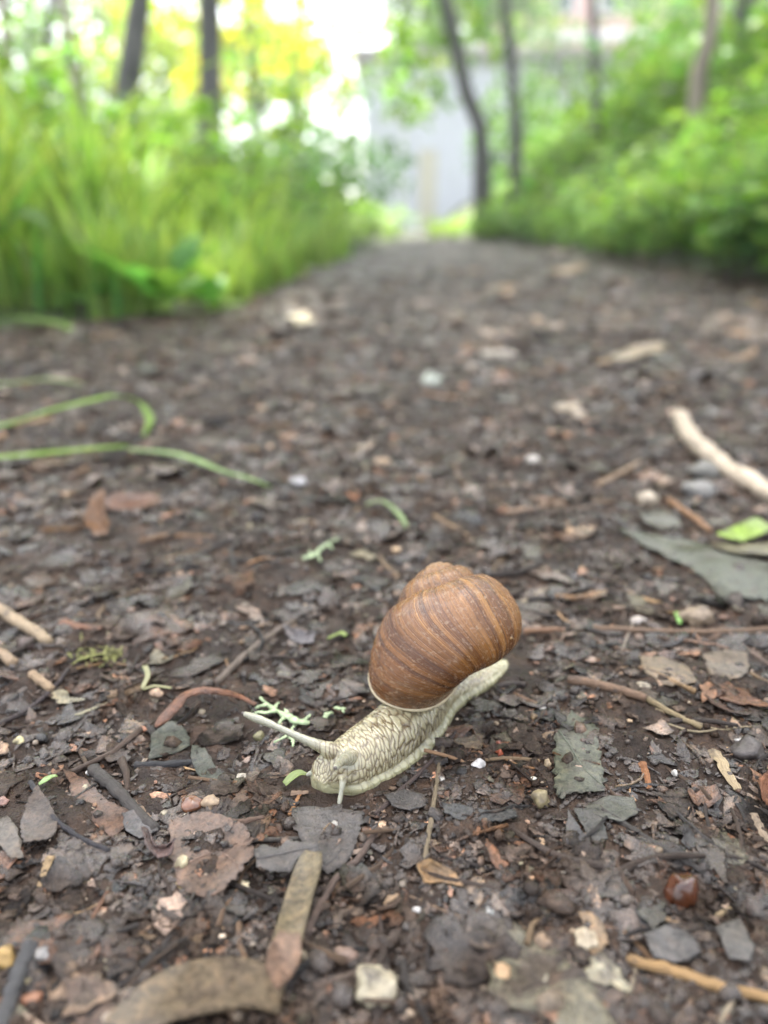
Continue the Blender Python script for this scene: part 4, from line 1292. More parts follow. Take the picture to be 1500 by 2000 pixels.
pebble('shiny brown nut beside the pale oblong pebble', (376, 1574), (46, 30), (0.17, 0.08, 0.045), 'seed', 'nut', 'nut', amp=0.3, rz=0.3)

def flat_leaf(label, outline, col, lift=0.8, curl=1.2, name='fallen_leaf', cat='leaf', ribs=None, jag=0.03, mat='leafc', seed=0, rimlift=None, rings=6, thick=0.25):
    """leaf lying on the mud, outline in photo pixels, lift and curl in millimetres"""
    rg = np.random.default_rng(seed + int(outline[0][0]))
    O = np.array([G(a, b)[:2] for a, b in outline])
    lifts = np.array([(rimlift[i] if rimlift else 0.0) for i in range(len(outline))])
    # denser, slightly ragged outline
    O2, L2 = [], []
    for i in range(len(O)):
        a, b = O[i], O[(i + 1) % len(O)]
        for t in np.linspace(0, 1, 6, endpoint=False):
            O2.append(a + (b - a) * t); L2.append(lifts[i] * (1 - t) + lifts[(i + 1) % len(O)] * t)
    O2 = np.array(O2); L2 = np.array(L2); c = O2.mean(0)
    size = np.linalg.norm(O2 - c, axis=1).mean()
    J2 = rg.normal(0, size * jag, O2.shape)
    n = len(O2)
    V = [np.array([*c, 0])]; sc = np.linspace(0, 1, rings + 1)[1:]
    lv = [0.0]
    for s in sc:
        for k in range(n): V.append(np.array([*(c + (O2[k] - c) * s + J2[k] * s ** 8), 0])); lv.append(L2[k] * s ** 2.2)
    V = np.array(V); lv = np.array(lv)
    zg = gh_soft(V[:, 0], V[:, 1])
    zs = zg.mean() * 0.3 + zg * 0.7
    V[:, 2] = zs + (lift * 0.7 + 0.3) * 1e-3 + curl * 1e-3 * fbm(V[:, 0] * 55 + seed, V[:, 1] * 55, 50 + seed, 1) * 0.6 + lv * 1e-3
    F = []
    for k in range(n): F.append((0, 1 + k, 1 + (k + 1) % n))
    for r in range(rings - 1):
        b0, b1 = 1 + r * n, 1 + (r + 1) * n
        for k in range(n):
            k2 = (k + 1) % n
            F.append((b0 + k, b1 + k, b1 + k2, b0 + k2))
    base = np.array([c[0], c[1], float(zg.mean())])
    me = mesh_from(name, V - base, F, MAT[mat])
    o = link(name, me, None, base, None, None, tuple(x * f for x, f in zip(col, (0.80, 0.77, 0.73))))
    md = o.modifiers.new('thickness', 'SOLIDIFY'); md.thickness = thick * 1e-3; md.offset = 0
    tag(o, label, cat)
    if ribs:
        for rib in ribs:
            P = np.array([G(a, b)[:2] for a, b in rib]); P = resample(P, 16)
            zz = []
            for q in P:
                d = np.linalg.norm(V[:, :2] - q, axis=1); k = np.argsort(d)[:3]; wgt = 1 / (d[k] + 1e-6); zz.append((V[k, 2] * wgt).sum() / wgt.sum())
            PP = np.column_stack([P, np.array(zz) + 0.00016]) - base
            v, f, al = tube(PP, np.linspace(0.00030, 0.00016, 16), 5)
            mm = mesh_from('midrib', v, f, MAT['wood']); set_attr(mm, 'along', al)
            link('midrib', mm, o, None, None, None, tuple(min(1, x * 1.7) for x in col))
    return o

LG = (0.085, 0.076, 0.072)
flat_leaf('grey green leaf piece with a thin pale midrib, pressed into the mud', [(1112, 1398), (1140, 1410), (1168, 1425), (1172, 1470), (1178, 1510), (1184, 1556), (1150, 1557), (1110, 1561), (1088, 1568), (1082, 1520), (1080, 1475), (1084, 1440), (1098, 1420)], (0.125, 0.135, 0.10), 1.2, 0.5, ribs=[[(1090, 1432), (1112, 1462), (1140, 1505), (1180, 1550)]], seed=1)
flat_leaf('grey green leaf scrap below the rib leaf', [(1185, 1562), (1235, 1566), (1245, 1598), (1215, 1612), (1170, 1602), (1142, 1582)], (0.10, 0.105, 0.085), 1.0, 1.0, seed=2)
flat_leaf('bluish grey pointed leaf scrap below the rib leaf', [(1107, 1588), (1124, 1615), (1146, 1640), (1128, 1655), (1104, 1652)], (0.10, 0.10, 0.11), 1.4, 0.8, seed=3)
flat_leaf('grey leaf scrap touching the bluish pointed one', [(1120, 1588), (1170, 1585), (1188, 1640), (1165, 1650), (1142, 1628)], (0.085, 0.085, 0.08), 1.0, 0.8, seed=4)
flat_leaf('large dark grey flat leaf in front of the snail head', [(570, 1585), (610, 1581), (655, 1585), (708, 1592), (712, 1612), (700, 1640), (692, 1668), (668, 1700), (640, 1718), (612, 1690), (596, 1655), (572, 1622)], (0.10, 0.090, 0.085), 1.1, 0.7, ribs=[[(620, 1710), (655, 1680), (664, 1668)]], seed=5)
flat_leaf('grey green leaf piece under the tip of the curled dry leaf', [(298, 1442), (335, 1414), (364, 1430), (374, 1462), (340, 1478), (290, 1486)], (0.10, 0.112, 0.095), 1.2, 0.9, seed=6)
flat_leaf('grey green leaf piece beyond the flat black stick end', [(374, 1462), (402, 1470), (422, 1500), (446, 1520), (430, 1541), (395, 1526), (376, 1496)], (0.095, 0.105, 0.088), 1.0, 0.8, seed=7)
flat_leaf('large brown curled leaf with veins and a raised rim', [(332, 1612), (365, 1606), (400, 1603), (430, 1606), (462, 1616), (486, 1640), (496, 1668), (492, 1700), (474, 1728), (440, 1756), (405, 1764), (370, 1750), (345, 1725), (338, 1690), (330, 1650)], (0.19, 0.125, 0.09), 0.6, 1.8, rimlift=[1, 1.5, 2, 2.5, 3, 3.5, 3.8, 3.2, 2.5, 1.5, .5, 0, 0, 0, .5], ribs=[[(345, 1700), (400, 1672), (450, 1655), (490, 1660)], [(430, 1664), (455, 1690), (470, 1725)]], seed=8)
flat_leaf('grey brown stiff leaf under the black bent twig', [(52, 1588), (76, 1560), (100, 1578), (113, 1605), (112, 1640), (92, 1662), (50, 1668), (42, 1632)], (0.12, 0.10, 0.088), 1.8, 0.8, seed=9, rimlift=[1, 2, 1, 0, 1, 2, 2, 1])
flat_leaf('reddish brown crinkled leaf beside the pale short straw', [(128, 1508), (170, 1530), (205, 1560), (262, 1600), (248, 1622), (222, 1642), (190, 1612), (160, 1590), (138, 1550)], (0.17, 0.105, 0.075), 0.9, 1.6, seed=10)
flat_leaf('grey lobed leaf lying across the folded strip leaf', [(498, 1688), (516, 1680), (545, 1688), (560, 1670), (590, 1668), (622, 1676), (624, 1688), (590, 1700), (566, 1726), (535, 1732), (505, 1722)], (0.10, 0.092, 0.088), 5.2, 0.8, ribs=[[(504, 1706), (560, 1694), (620, 1680)]], seed=11, jag=0.05)
flat_leaf('large smooth grey green wet leaf stretching beside the green scrap', [(1200, 1034), (1270, 1046), (1350, 1062), (1420, 1085), (1500, 1108), (1570, 1140), (1560, 1175), (1500, 1178), (1440, 1168), (1402, 1190), (1390, 1150), (1335, 1110), (1260, 1072)], (0.105, 0.118, 0.085), 1.6, 1.6, seed=12)
flat_leaf('grey flat oval leaf beside the cream upright stone', [(1248, 1006), (1290, 1000), (1322, 1014), (1334, 1034), (1292, 1042), (1258, 1030)], (0.15, 0.155, 0.135), 2.5, 1.0, seed=13)
flat_leaf('bright yellow green leaf scrap on the grey green wet leaf', [(1398, 1060), (1440, 1042), (1470, 1034), (1505, 1056), (1480, 1068), (1445, 1074)], (0.36, 0.55, 0.12), 6, 1.5, seed=14, rimlift=[0, 1, 2, 2, 1, 0])
flat_leaf('olive dry leaf with a ragged edge below the yellow green scrap', [(1385, 1072), (1440, 1078), (1510, 1070), (1560, 1080), (1540, 1100), (1470, 1098), (1410, 1092)], (0.20, 0.19, 0.11), 4, 1.5, seed=15)
flat_leaf('bluish grey sickle leaf beyond the pale green lichen', [(553, 1230), (575, 1240), (600, 1246), (618, 1244), (612, 1258), (588, 1262), (565, 1252)], (0.17, 0.165, 0.18), 1.5, 0.8, seed=16, rimlift=[1, 1.5, 1.5, 1, 0, 0, 0])
flat_leaf('black grey wet leaf below the olive grey stalk', [(862, 1580), (905, 1578), (950, 1584), (1002, 1592), (1012, 1606), (975, 1612), (935, 1604), (892, 1606), (868, 1598)], (0.08, 0.082, 0.082), 1.4, 0.9, seed=17)
flat_leaf('dark grey oval leaf beside the olive grey stalk', [(752, 1560), (790, 1548), (825, 1560), (832, 1580), (800, 1592), (765, 1582)], (0.085, 0.08, 0.078), 1.2, 0.8, seed=18)
flat_leaf('brown folded leaf standing up in the mud', [(165, 1030), (185, 1014), (212, 1010), (208, 1032), (215, 1055), (185, 1060)], (0.26, 0.15, 0.085), 4, 2, seed=19, rimlift=[2, 9, 12, 8, 2, 0])
flat_leaf('reddish brown leaf lying beside the brown folded leaf', [(195, 990), (240, 982), (300, 985), (318, 995), (270, 1004), (215, 1006)], (0.18, 0.095, 0.06), 4, 2, seed=20, rimlift=[2, 4, 3, 2, 0, 0])
flat_leaf('ochre curled leaf strip below the olive grey stalk', [(812, 1712), (840, 1708), (890, 1720), (905, 1735), (862, 1728), (828, 1738)], (0.32, 0.2, 0.09), 2, 1.0, seed=21, rimlift=[2, 3, 1, 0, 0, 1])
flat_leaf('reddish brown dry leaf with a raised edge beside the wood splinter', [(1478, 1545), (1505, 1520), (1540, 1530), (1545, 1590), (1510, 1605), (1485, 1590)], (0.26, 0.13, 0.08), 2, 1.5, seed=22, rimlift=[2, 4, 3, 1, 1, 2])
flat_leaf('pitted tan leaf lying beyond the brown woody stalk', [(1245, 1290), (1290, 1288), (1340, 1310), (1362, 1335), (1330, 1345), (1295, 1340), (1262, 1318)], (0.25, 0.19, 0.125), 1.4, 0.9, seed=23)
flat_leaf('grey tan leaf touching the orange jagged scrap', [(1370, 1285), (1420, 1275), (1460, 1285), (1462, 1320), (1420, 1335), (1385, 1320)], (0.22, 0.18, 0.14), 1.2, 0.9, seed=24)
flat_leaf('orange brown jagged leaf scrap near the fibres', [(1368, 1345), (1392, 1330), (1402, 1340), (1398, 1365), (1372, 1378)], (0.36, 0.2, 0.12), 1.2, 0.9, seed=25, jag=0.08)
flat_leaf('broad brown leaf at the foot of the rusty twig', [(125, 1925), (165, 1910), (205, 1930), (230, 1975), (225, 2015), (170, 2030), (140, 1990)], (0.16, 0.115, 0.092), 1.5, 1.5, seed=26)
flat_leaf('bluish grey leaf below the amber seed', [(1255, 1840), (1300, 1815), (1350, 1835), (1370, 1870), (1330, 1890), (1275, 1885)], (0.12, 0.12, 0.125), 1.5, 1.2, seed=27)
flat_leaf('grey leaf below the short straw chip', [(1395, 1820), (1440, 1810), (1472, 1860), (1462, 1890), (1420, 1885)], (0.13, 0.125, 0.12), 1.5, 1.2, seed=28)
flat_leaf('grey rough wood flake beside the grey brown stiff leaf', [(0, 1610), (20, 1600), (38, 1640), (50, 1690), (22, 1690), (-5, 1660)], (0.17, 0.145, 0.12), 2.0, 0.8, seed=29)
flat_leaf('dark brown curled husk beside the cream angular pebble', [(280, 1648), (292, 1645), (305, 1672), (330, 1678), (345, 1668), (338, 1688), (310, 1692), (288, 1672)], (0.12, 0.065, 0.055), 2.0, 1.0, seed=30, rimlift=[3, 2, 1, 2, 3, 1, 0, 1])
flat_leaf('grey crinkled leaf piece beyond the cream angular pebble', [(240, 1600), (275, 1590), (290, 1615), (310, 1630), (275, 1645), (245, 1630)], (0.13, 0.125, 0.13), 2.5, 1.5, seed=31)
flat_leaf('tan husk cradling the flat grit disc', [(1128, 1790), (1150, 1788), (1178, 1812), (1186, 1850), (1165, 1872), (1150, 1860), (1160, 1830), (1140, 1812)], (0.40, 0.27, 0.15), 0.8, 1.0, seed=32, rings=4)
flat_leaf('pale leaf lying at the edge of the grass', [(560, 622), (600, 618), (612, 634), (580, 642)], (0.46, 0.42, 0.30), 8, 4, seed=33)
flat_leaf('orange tan leaf lying below the leafy bank', [(1070, 536), (1130, 520), (1150, 526), (1110, 542)], (0.36, 0.22, 0.11), 12, 6, seed=34)
flat_leaf('tan leaf lying near the long whitish stone', [(1180, 705), (1230, 690), (1300, 684), (1290, 698), (1230, 712)], (0.38, 0.31, 0.21), 8, 4, seed=35)

def ribbon(label, px, wpx, col, lifts, name, cat, mat='leafc', cup=0.25, thick=0.3, n=30, twist=None, world=None, across=7, width_m=None):
    if world is None:
        pts = np.array([G(a, b, l * 1e-3 + 0.0003) for (a, b), l in zip(px, lifts)])
    else:
        pts = np.array(world)
    wm = np.array([w * px_size(p) for w, p in zip(wpx, pts)]) if width_m is None else np.array(width_m)
    tw = np.array(twist if twist is not None else [0.0] * len(pts))
    C = resample(np.column_stack([pts, wm, tw]), n)
    P = C[:, :3]; W = np.maximum(C[:, 3], 1e-4)
    T, S, U = frames(P)
    V = []; F = []
    for i in range(n):
        a = C[i, 4]; s = S[i] * math.cos(a) + U[i] * math.sin(a); u = -S[i] * math.sin(a) + U[i] * math.cos(a)
        for t in np.linspace(-1, 1, across): V.append(P[i] + s * t * W[i] / 2 + u * cup * W[i] * (t * t - 0.4))
    for i in range(n - 1):
        for j in range(across - 1):
            k = i * across + j; F.append((k, k + 1, k + across + 1, k + across))
    base = np.array([P[0][0], P[0][1], P[:, 2].min()])
    o = link(name, mesh_from(name, np.array(V) - base, F, MAT[mat]), None, base, None, None, col)
    md = o.modifiers.new('thickness', 'SOLIDIFY'); md.thickness = thick * 1e-3; md.offset = 0
    tag(o, label, cat)
    return o

ribbon('long reddish brown dry leaf curled into an arching tube', [(500, 1376), (470, 1360), (430, 1349), (390, 1347), (360, 1358), (335, 1382), (318, 1400), (304, 1420)], [9, 12, 17, 26, 36, 40, 30, 6], (0.19, 0.088, 0.05), [1.5, 4, 6.5, 7.0, 6.0, 4.0, 2.2, 0.6], 'curled_leaf', 'leaf', 'drygloss', cup=-0.34, thick=0.3, n=44, twist=[0, 0, 0.1, -0.25, -0.6, -0.5, -0.2, 0])
ribbon('olive tan strip leaf folded over, upright part', [(612, 1664), (604, 1690), (588, 1740), (574, 1790), (562, 1835), (556, 1858)], [34, 50, 54, 56, 58, 60], (0.175, 0.14, 0.08), [3.5, 4.0, 3.8, 3.5, 3.5, 3.2], 'strip_leaf', 'leaf', cup=0.10, thick=0.5)
ribbon('pinkish brown folded tip of the strip leaf', [(566, 1822), (556, 1862), (548, 1895), (540, 1932)], [40, 66, 58, 6], (0.225, 0.145, 0.10), [4.4, 5.0, 4.2, 2.2], 'strip_leaf_tip', 'leaf', cup=0.12, thick=0.4)
ribbon('broad olive brown strip leaf lying beside the folded tip', [(552, 1950), (500, 1925), (430, 1925), (350, 1940), (280, 1975), (220, 2020)], [70, 96, 116, 118, 100, 76], (0.15, 0.115, 0.075), [1.4, 3.5, 3.2, 2.5, 2.0, 1.5], 'strip_leaf', 'leaf', cup=0.08, thick=0.5)
ribbon('drooping bright green grass blade arching over the mud', [(-60, 842), (20, 828), (90, 805), (170, 785), (230, 774), (272, 788), (292, 815), (282, 850)], [26, 26, 26, 24, 22, 20, 16, 8], (0.26, 0.42, 0.07), [10, 16, 22, 28, 28, 20, 10, 1], 'grass_leaf', 'grass leaf', 'blade', cup=0.15, n=40)
ribbon('flat bright green grass blade lying along the mud', [(-60, 900), (20, 892), (110, 884), (180, 877), (250, 872)], [26, 26, 24, 22, 16], (0.27, 0.42, 0.08), [5, 5, 6, 6, 4], 'grass_leaf', 'grass leaf', 'blade', cup=0.15)
ribbon('pale green grass blade tip trailing across the mud', [(245, 878), (320, 884), (380, 898), (440, 922), (490, 936), (528, 950)], [14, 18, 16, 12, 10, 4], (0.30, 0.44, 0.16), [4, 6, 5, 4, 3, 1], 'grass_leaf', 'grass leaf', 'blade', cup=0.15)
ribbon('faded olive grass blade lying behind the arching one', [(-60, 760), (30, 748), (100, 742), (160, 750)], [18, 18, 16, 10], (0.24, 0.33, 0.12), [8, 10, 8, 4], 'grass_leaf', 'grass leaf', 'blade', cup=0.15)
ribbon('small green grass scrap lying beyond the shell', [(715, 985), (740, 978), (762, 988), (780, 1005), (794, 1028)], [6, 8, 10, 12, 8], (0.30, 0.40, 0.19), [3, 4, 4, 3, 1], 'grass_scrap', 'grass scrap', 'blade', cup=0.1)
ribbon('tall looping pale green grass blade rooted at the path edge', None, None, (0.22, 0.36, 0.09), None, 'grass_leaf', 'grass leaf', 'blade', cup=0.15, n=40,
       world=[at_depth(135, 640, 1.25), at_depth(130, 560, 1.25), at_depth(112, 480, 1.22), at_depth(80, 428, 1.2), at_depth(40, 412, 1.18), at_depth(5, 440, 1.16), at_depth(-30, 500, 1.15)], width_m=[0.016, 0.02, 0.02, 0.018, 0.016, 0.012, 0.006], thick=0.5)
ribbon('bent green grass blade bowing to the mud at the path edge', None, None, (0.24, 0.38, 0.09), None, 'grass_leaf', 'grass leaf', 'blade', cup=0.15, n=40,
       world=[at_depth(-60, 640, 1.15), at_depth(20, 622, 1.12), at_depth(90, 628, 1.08), at_depth(140, 645, 1.05), at_depth(158, 680, 1.02)], width_m=[0.014, 0.016, 0.016, 0.012, 0.006], thick=0.5)
ribbon('thin green sprout curl beyond the snail', [(640, 1247), (655, 1240), (668, 1236), (676, 1242)], [4, 6, 9, 8], (0.36, 0.46, 0.14), [0.6, 1.4, 2.2, 1.6], 'sprout', 'sprout', 'blade', cup=0.2, n=14)
ribbon('pale straw coloured dry grass curl near the curled dry leaf', [(283, 1300), (288, 1322), (280, 1345), (300, 1340), (335, 1344)], [10, 9, 8, 6, 5], (0.46, 0.45, 0.27), [4, 3, 1.5, 1, 0.8], 'grass_scrap', 'grass scrap', 'blade', cup=0.2, n=22)
ribbon('tiny green leaf chip beside the pale brown stone', [(1322, 1196), (1328, 1218)], [10, 8], (0.30, 0.55, 0.14), [2, 1], 'leaf_chip', 'leaf chip', 'blade', cup=0.1, n=8)
ribbon('small pale green leaf tip touched by the snail feeler', [(556, 1532), (570, 1518), (585, 1510), (600, 1512)], [14, 18, 16, 5], (0.42, 0.50, 0.22), [0.8, 2.0, 2.2, 1.6], 'leaf_chip', 'leaf chip', 'blade', cup=0.25, n=14)
ribbon('small pale green sprig on dark leaf crumbs', [(76, 1532), (88, 1524), (100, 1517), (111, 1515)], [6, 13, 10, 6], (0.46, 0.60, 0.30), [0.8, 1.6, 1.6, 1.2], 'sprig', 'sprig', 'blade', cup=0.2, n=12)

def lichen(label, main, branches, r0, lift=1.2, name='lichen', mat='lichen'):
    VA, FA = [], []; o0 = 0
    rg = np.random.default_rng(int(main[0][0]))
    for k, br in enumerate([main] + branches):
        pts = [G(a, b, (lift + 0.8 * math.sin(i * 1.3 + k)) * 1e-3) for i, (a, b) in enumerate(br)]
        P = resample(np.array(pts), 14)
        r = r0 * px_size(P[0]) * (1.0 if k == 0 else 0.62)
        rr = r * np.linspace(1.1, 0.55, 14) * (1 + rg.normal(0, 0.16, 14))
        v, f, _ = tube(P, rr, 7, 0.15, k, True, 0.6)
        VA.append(v); FA += [tuple(i + o0 for i in q) for q in f]; o0 += len(v)
    V = np.concatenate(VA); base = np.array([V[:, 0].mean(), V[:, 1].mean(), V[:, 2].min()])
    o = link(name, mesh_from(name, V - base, FA, MAT[mat]), None, base)
    tag(o, label, name.split('_')[0])
lichen('pale green branching lichen tuft behind the snail eye stalk', [(604, 1412), (580, 1408), (560, 1398), (540, 1388), (522, 1376), (508, 1362)],
       [[(540, 1388), (520, 1392), (500, 1392), (490, 1398)], [(522, 1376), (505, 1380), (492, 1388)], [(560, 1398), (548, 1408), (545, 1414)], [(580, 1408), (570, 1425), (555, 1440), (535, 1450)],
        [(560, 1436), (572, 1446), (572, 1458)], [(590, 1410), (600, 1402), (606, 1396)], [(570, 1402), (560, 1390), (556, 1385)], [(535, 1385), (540, 1376), (545, 1372)]], 7.0)
lichen('small pale lichen scrap beside the lip of the shell', [(655, 1382), (665, 1384), (676, 1384)], [[(668, 1384), (672, 1392)]], 4.5)
lichen('small yellowish lichen lump behind the snail neck', [(634, 1402), (640, 1394), (650, 1392)], [[(640, 1394), (634, 1392)]], 5.5)
lichen('whitish branching lichen scrap lying beyond the snail', [(592, 1090), (610, 1086), (622, 1075), (640, 1062), (660, 1052)], [[(618, 1078), (626, 1096)], [(640, 1062), (650, 1072)], [(610, 1084), (604, 1076)]], 5.0, 2.5)
lichen('yellow green moss tuft lying near the rolled bark', [(150, 1290), (175, 1282), (200, 1276), (235, 1268)], [[(a, b), (a + dx * 0.5, b + dy * 0.6), (a + dx, b + dy)] for a, b, dx, dy in zip(np.random.default_rng(3).uniform(140, 245, 46), np.random.default_rng(4).uniform(1262, 1294, 46), np.random.default_rng(5).normal(0, 12, 46), np.random.default_rng(6).normal(-3, 8, 46))] + [[(162, 1284), (160, 1262), (158, 1235)], [(190, 1278), (196, 1290)], [(215, 1272), (222, 1262)], [(180, 1281), (178, 1292)], [(200, 1276), (212, 1288)], [(168, 1284), (150, 1278)], [(228, 1269), (246, 1274)]], 3.2, 0.8, 'moss_tuft', 'moss')

MARKS = [(675, 1520, 'snail head'), (760, 1560, 'snail neck'), (900, 1430, 'snail foot'), (1000, 1310, 'snail tail'), (1060, 1240, 'edge of the shell'), (870, 1080, 'top of the shell'),
 (690, 1360, 'lip of the shell'), (548, 1405, 'pale green lichen tuft'), (380, 1370, 'curled dry leaf'), (350, 1450, 'grey green leaf under the dry curl'), (240, 1560, 'split blackish stick'),
 (120, 1600, 'black bent twig'), (70, 1630, 'stiff grey brown leaf'), (420, 1680, 'brown curled leaf'), (356, 1700, 'cream angular pebble'), (640, 1640, 'large dark grey leaf'), (580, 1760, 'folded strip leaf'),
 (660, 1720, 'knobbly twig'), (400, 1930, 'broad strip leaf'), (170, 1830, 'rusty straight twig'), (20, 1890, 'ochre pebble'), (735, 1935, 'large cream pebble'), (910, 1880, 'short wood sliver'), (983, 1907, 'round tan pebble'),
 (840, 1620, 'olive grey stalk'), (850, 1720, 'ochre curled leaf strip'), (940, 1595, 'black grey wet leaf'), (935, 1495, 'white quartz chip'), (1056, 1567, 'fuzzy olive pebble'), (1130, 1480, 'rib leaf'), (1200, 1590, 'leaf scrap below the rib leaf'),
 (1145, 1840, 'flat grit disc'), (1330, 1755, 'amber seed'), (1350, 1900, 'long tan stick'), (1270, 1640, 'half buried dark stick'), (1262, 1515, 'orange wood peg'), (1420, 1505, 'splintered wood piece'), (1462, 1472, 'round dark stone'),
 (1200, 1345, 'brown woody stalk'), (1320, 1400, 'olive tan stalk'), (1300, 1310, 'pitted tan leaf'), (1366, 1212, 'pale brown angular stone'), (1247, 1214, 'white flat pebble'), (1400, 1120, 'large grey green wet leaf'), (1264, 984, 'cream upright stone'),
 (1400, 900, 'bleached branch'), (1050, 992, 'tan straight stalk'), (1108, 802, 'cream flat stone'), (972, 700, 'long whitish stone'), (843, 748, 'greenish white lump'), (748, 906, 'tan wood crumb'), (770, 1000, 'green grass scrap'),
 (625, 1075, 'whitish lichen scrap'), (590, 1245, 'bluish sickle leaf'), (500, 1265, 'long grey brown stalk'), (190, 1035, 'brown folded leaf'), (180, 1280, 'moss tuft'), (60, 1220, 'tan hollow stalk'), (90, 1370, 'dark reddish twig'), (180, 1385, 'pale split straw'),
 (300, 1335, 'straw coloured grass curl'), (370, 915, 'trailing grass tip'), (150, 800, 'arching grass leaf'), (582, 945, 'white flat chip'), (1262, 685, 'beige slab'), (600, 632, 'pale leaf at the grass edge'), (400, 1060, 'open mud beyond the lichen scrap'), (330, 720, 'mud before the grass')]
MP = np.array([G(a, b)[:2] for a, b, _ in MARKS])
for o, sz in SINGLES:
    d = np.linalg.norm(MP - np.array(o.location[:2]), axis=1) / (0.02 + np.hypot(*MP.T))
    near = MARKS[int(np.argmin(d))][2]
    lab = o['label'].split(' on ')[0].split(' onto ')[0].replace(' lying flat', '').replace(' lying', '').replace(' pressed', '')
    if o['category'] == 'leaf flake': lab = lab.replace('small', 'large' if sz > 0.008 else 'small')
    if o['category'] == 'rotten leaf': lab = ('broad ' if sz > 0.009 else 'small ') + lab.replace(' matted', '')
    if o['category'] == 'twig': lab = ('long ' if sz > 0.03 else 'short ') + lab
    o['label'] = lab + ' near the ' + near

# ------------------------------------------------------------------ plants, trees, houses behind
def greens(rg, n, base, var=0.3, yellow=0.15):
    c = np.array(base)[None] * np.array([1.28, 1.25, 1.15]) * rg.uniform(1 - var, 1 + var, n)[:, None]
    c = c * (1 + np.stack([rg.normal(0, yellow, n), np.zeros(n), rg.normal(0, yellow * 0.6, n)], 1))
    return np.clip(c, 0.005, 0.9)

def herb_mesh(seed, H=0.42, stems=6, base=(0.105, 0.20, 0.045), leaf=0.06):
    rg = np.random.default_rng(seed)
    P, A, Nn, L, W = [], [], [], [], []
    SV, SF = [], []; o0 = 0
    for k in range(stems):
        az = rg.uniform(0, 2 * np.pi); out = rg.uniform(0.05, 0.20); h = H * rg.uniform(0.6, 1.1)
        top = np.array([math.cos(az) * out, math.sin(az) * out, h])
        mid = np.array([math.cos(az) * out * 0.3, math.sin(az) * out * 0.3, h * 0.6])
        C = resample(np.array([[0, 0, -0.03], mid, top]), 8)
        v, f, _ = tube(C, np.linspace(0.0028, 0.0012, 8), 5); SV.append(v); SF += [tuple(i + o0 for i in q) for q in f]; o0 += len(v)
        for lev in (0.45, 0.7, 1.0):
            i = int(lev * 7); c = C[i]
            for b in range(3 if lev == 1.0 else 2):
                a2 = az + rg.uniform(-2.2, 2.2); d = np.array([math.cos(a2), math.sin(a2), rg.uniform(-0.15, 0.35)])
                ln = leaf * rg.uniform(0.8, 1.3)
                q = c + d * ln * 0.5
                for s in (-1, 0, 1):           # three leaflets
                    a3 = a2 + s * 0.85; dd = np.array([math.cos(a3), math.sin(a3), rg.uniform(-0.35, 0.1)])
                    P.append(q); A.append(dd); Nn.append([rg.normal(0, .25), rg.normal(0, .25), 1]); L.append(ln * rg.uniform(0.8, 1.2)); W.append(ln * rg.uniform(0.45, 0.62))
    P, A, Nn, L, W = map(np.array, (P, A, Nn, L, W))
    V, T, Cc = leaf_set(P, A, Nn, L, W, greens(rg, len(P), base))
    stem = mesh_from('stems', np.concatenate(SV), SF, MAT['fol']); set_col(stem, np.tile(np.array([0.10, 0.14, 0.05]), (o0, 1)))
    return stem, fast_mesh('leaves', V, T, MAT['fol'], Cc)

def grass_mesh(seed, H=0.32, n=40, base=(0.19, 0.28, 0.085)):
    rg = np.random.default_rng(seed)
    Vs, Fs, Cs = [], [], []; o0 = 0
    for k in range(n):
        az = rg.uniform(0, 2 * np.pi); h = H * rg.uniform(0.5, 1.15); out = h * rg.uniform(0.15, 0.75); w = rg.uniform(0.003, 0.007)
        b = np.array([rg.normal(0, 0.03), rg.normal(0, 0.03), -0.02])
        t = np.linspace(0, 1, 7)
        r = out * t ** 1.8; z = h * (t - 0.35 * (out / h) * t ** 3)
        P = b + np.stack([np.cos(az) * r, np.sin(az) * r, z], 1)
        side = np.array([-math.sin(az), math.cos(az), 0])
        ww = w * np.array([0.8, 1, 1, 0.95, 0.8, 0.5, 0.06])[:, None]
        V = np.stack([P - side * ww, P + side * ww], 1).reshape(-1, 3)
        F = [(2 * i, 2 * i + 1, 2 * i + 3, 2 * i + 2) for i in range(6)]
        Vs.append(V); Fs += [tuple(i + o0 for i in q) for q in F]; o0 += len(V); Cs.append(np.repeat(greens(rg, 1, base), len(V), 0))
    me = fast_mesh('grass_clump', np.concatenate(Vs), np.array(Fs), MAT['fol'], np.concatenate(Cs))
    return me

def broad_mesh(seed, base=(0.10, 0.22, 0.06)):
    rg = np.random.default_rng(seed); n = 9
    az = np.linspace(0, 2 * np.pi, n, endpoint=False) + rg.normal(0, 0.3, n)
    A = np.stack([np.cos(az), np.sin(az), rg.uniform(0.1, 1.3, n)], 1)
    P = np.tile(np.array([0, 0, 0.01]), (n, 1)) + unit(A) * 0.03
    Nn = np.stack([-np.cos(az) * .4, -np.sin(az) * .4, np.ones(n)], 1)
    V, T, C = leaf_set(P, A, Nn, rg.uniform(0.09, 0.17, n), rg.uniform(0.05, 0.085, n), greens(rg, n, base, 0.2))
    return fast_mesh('leaves', V, T, MAT['fol'], C)

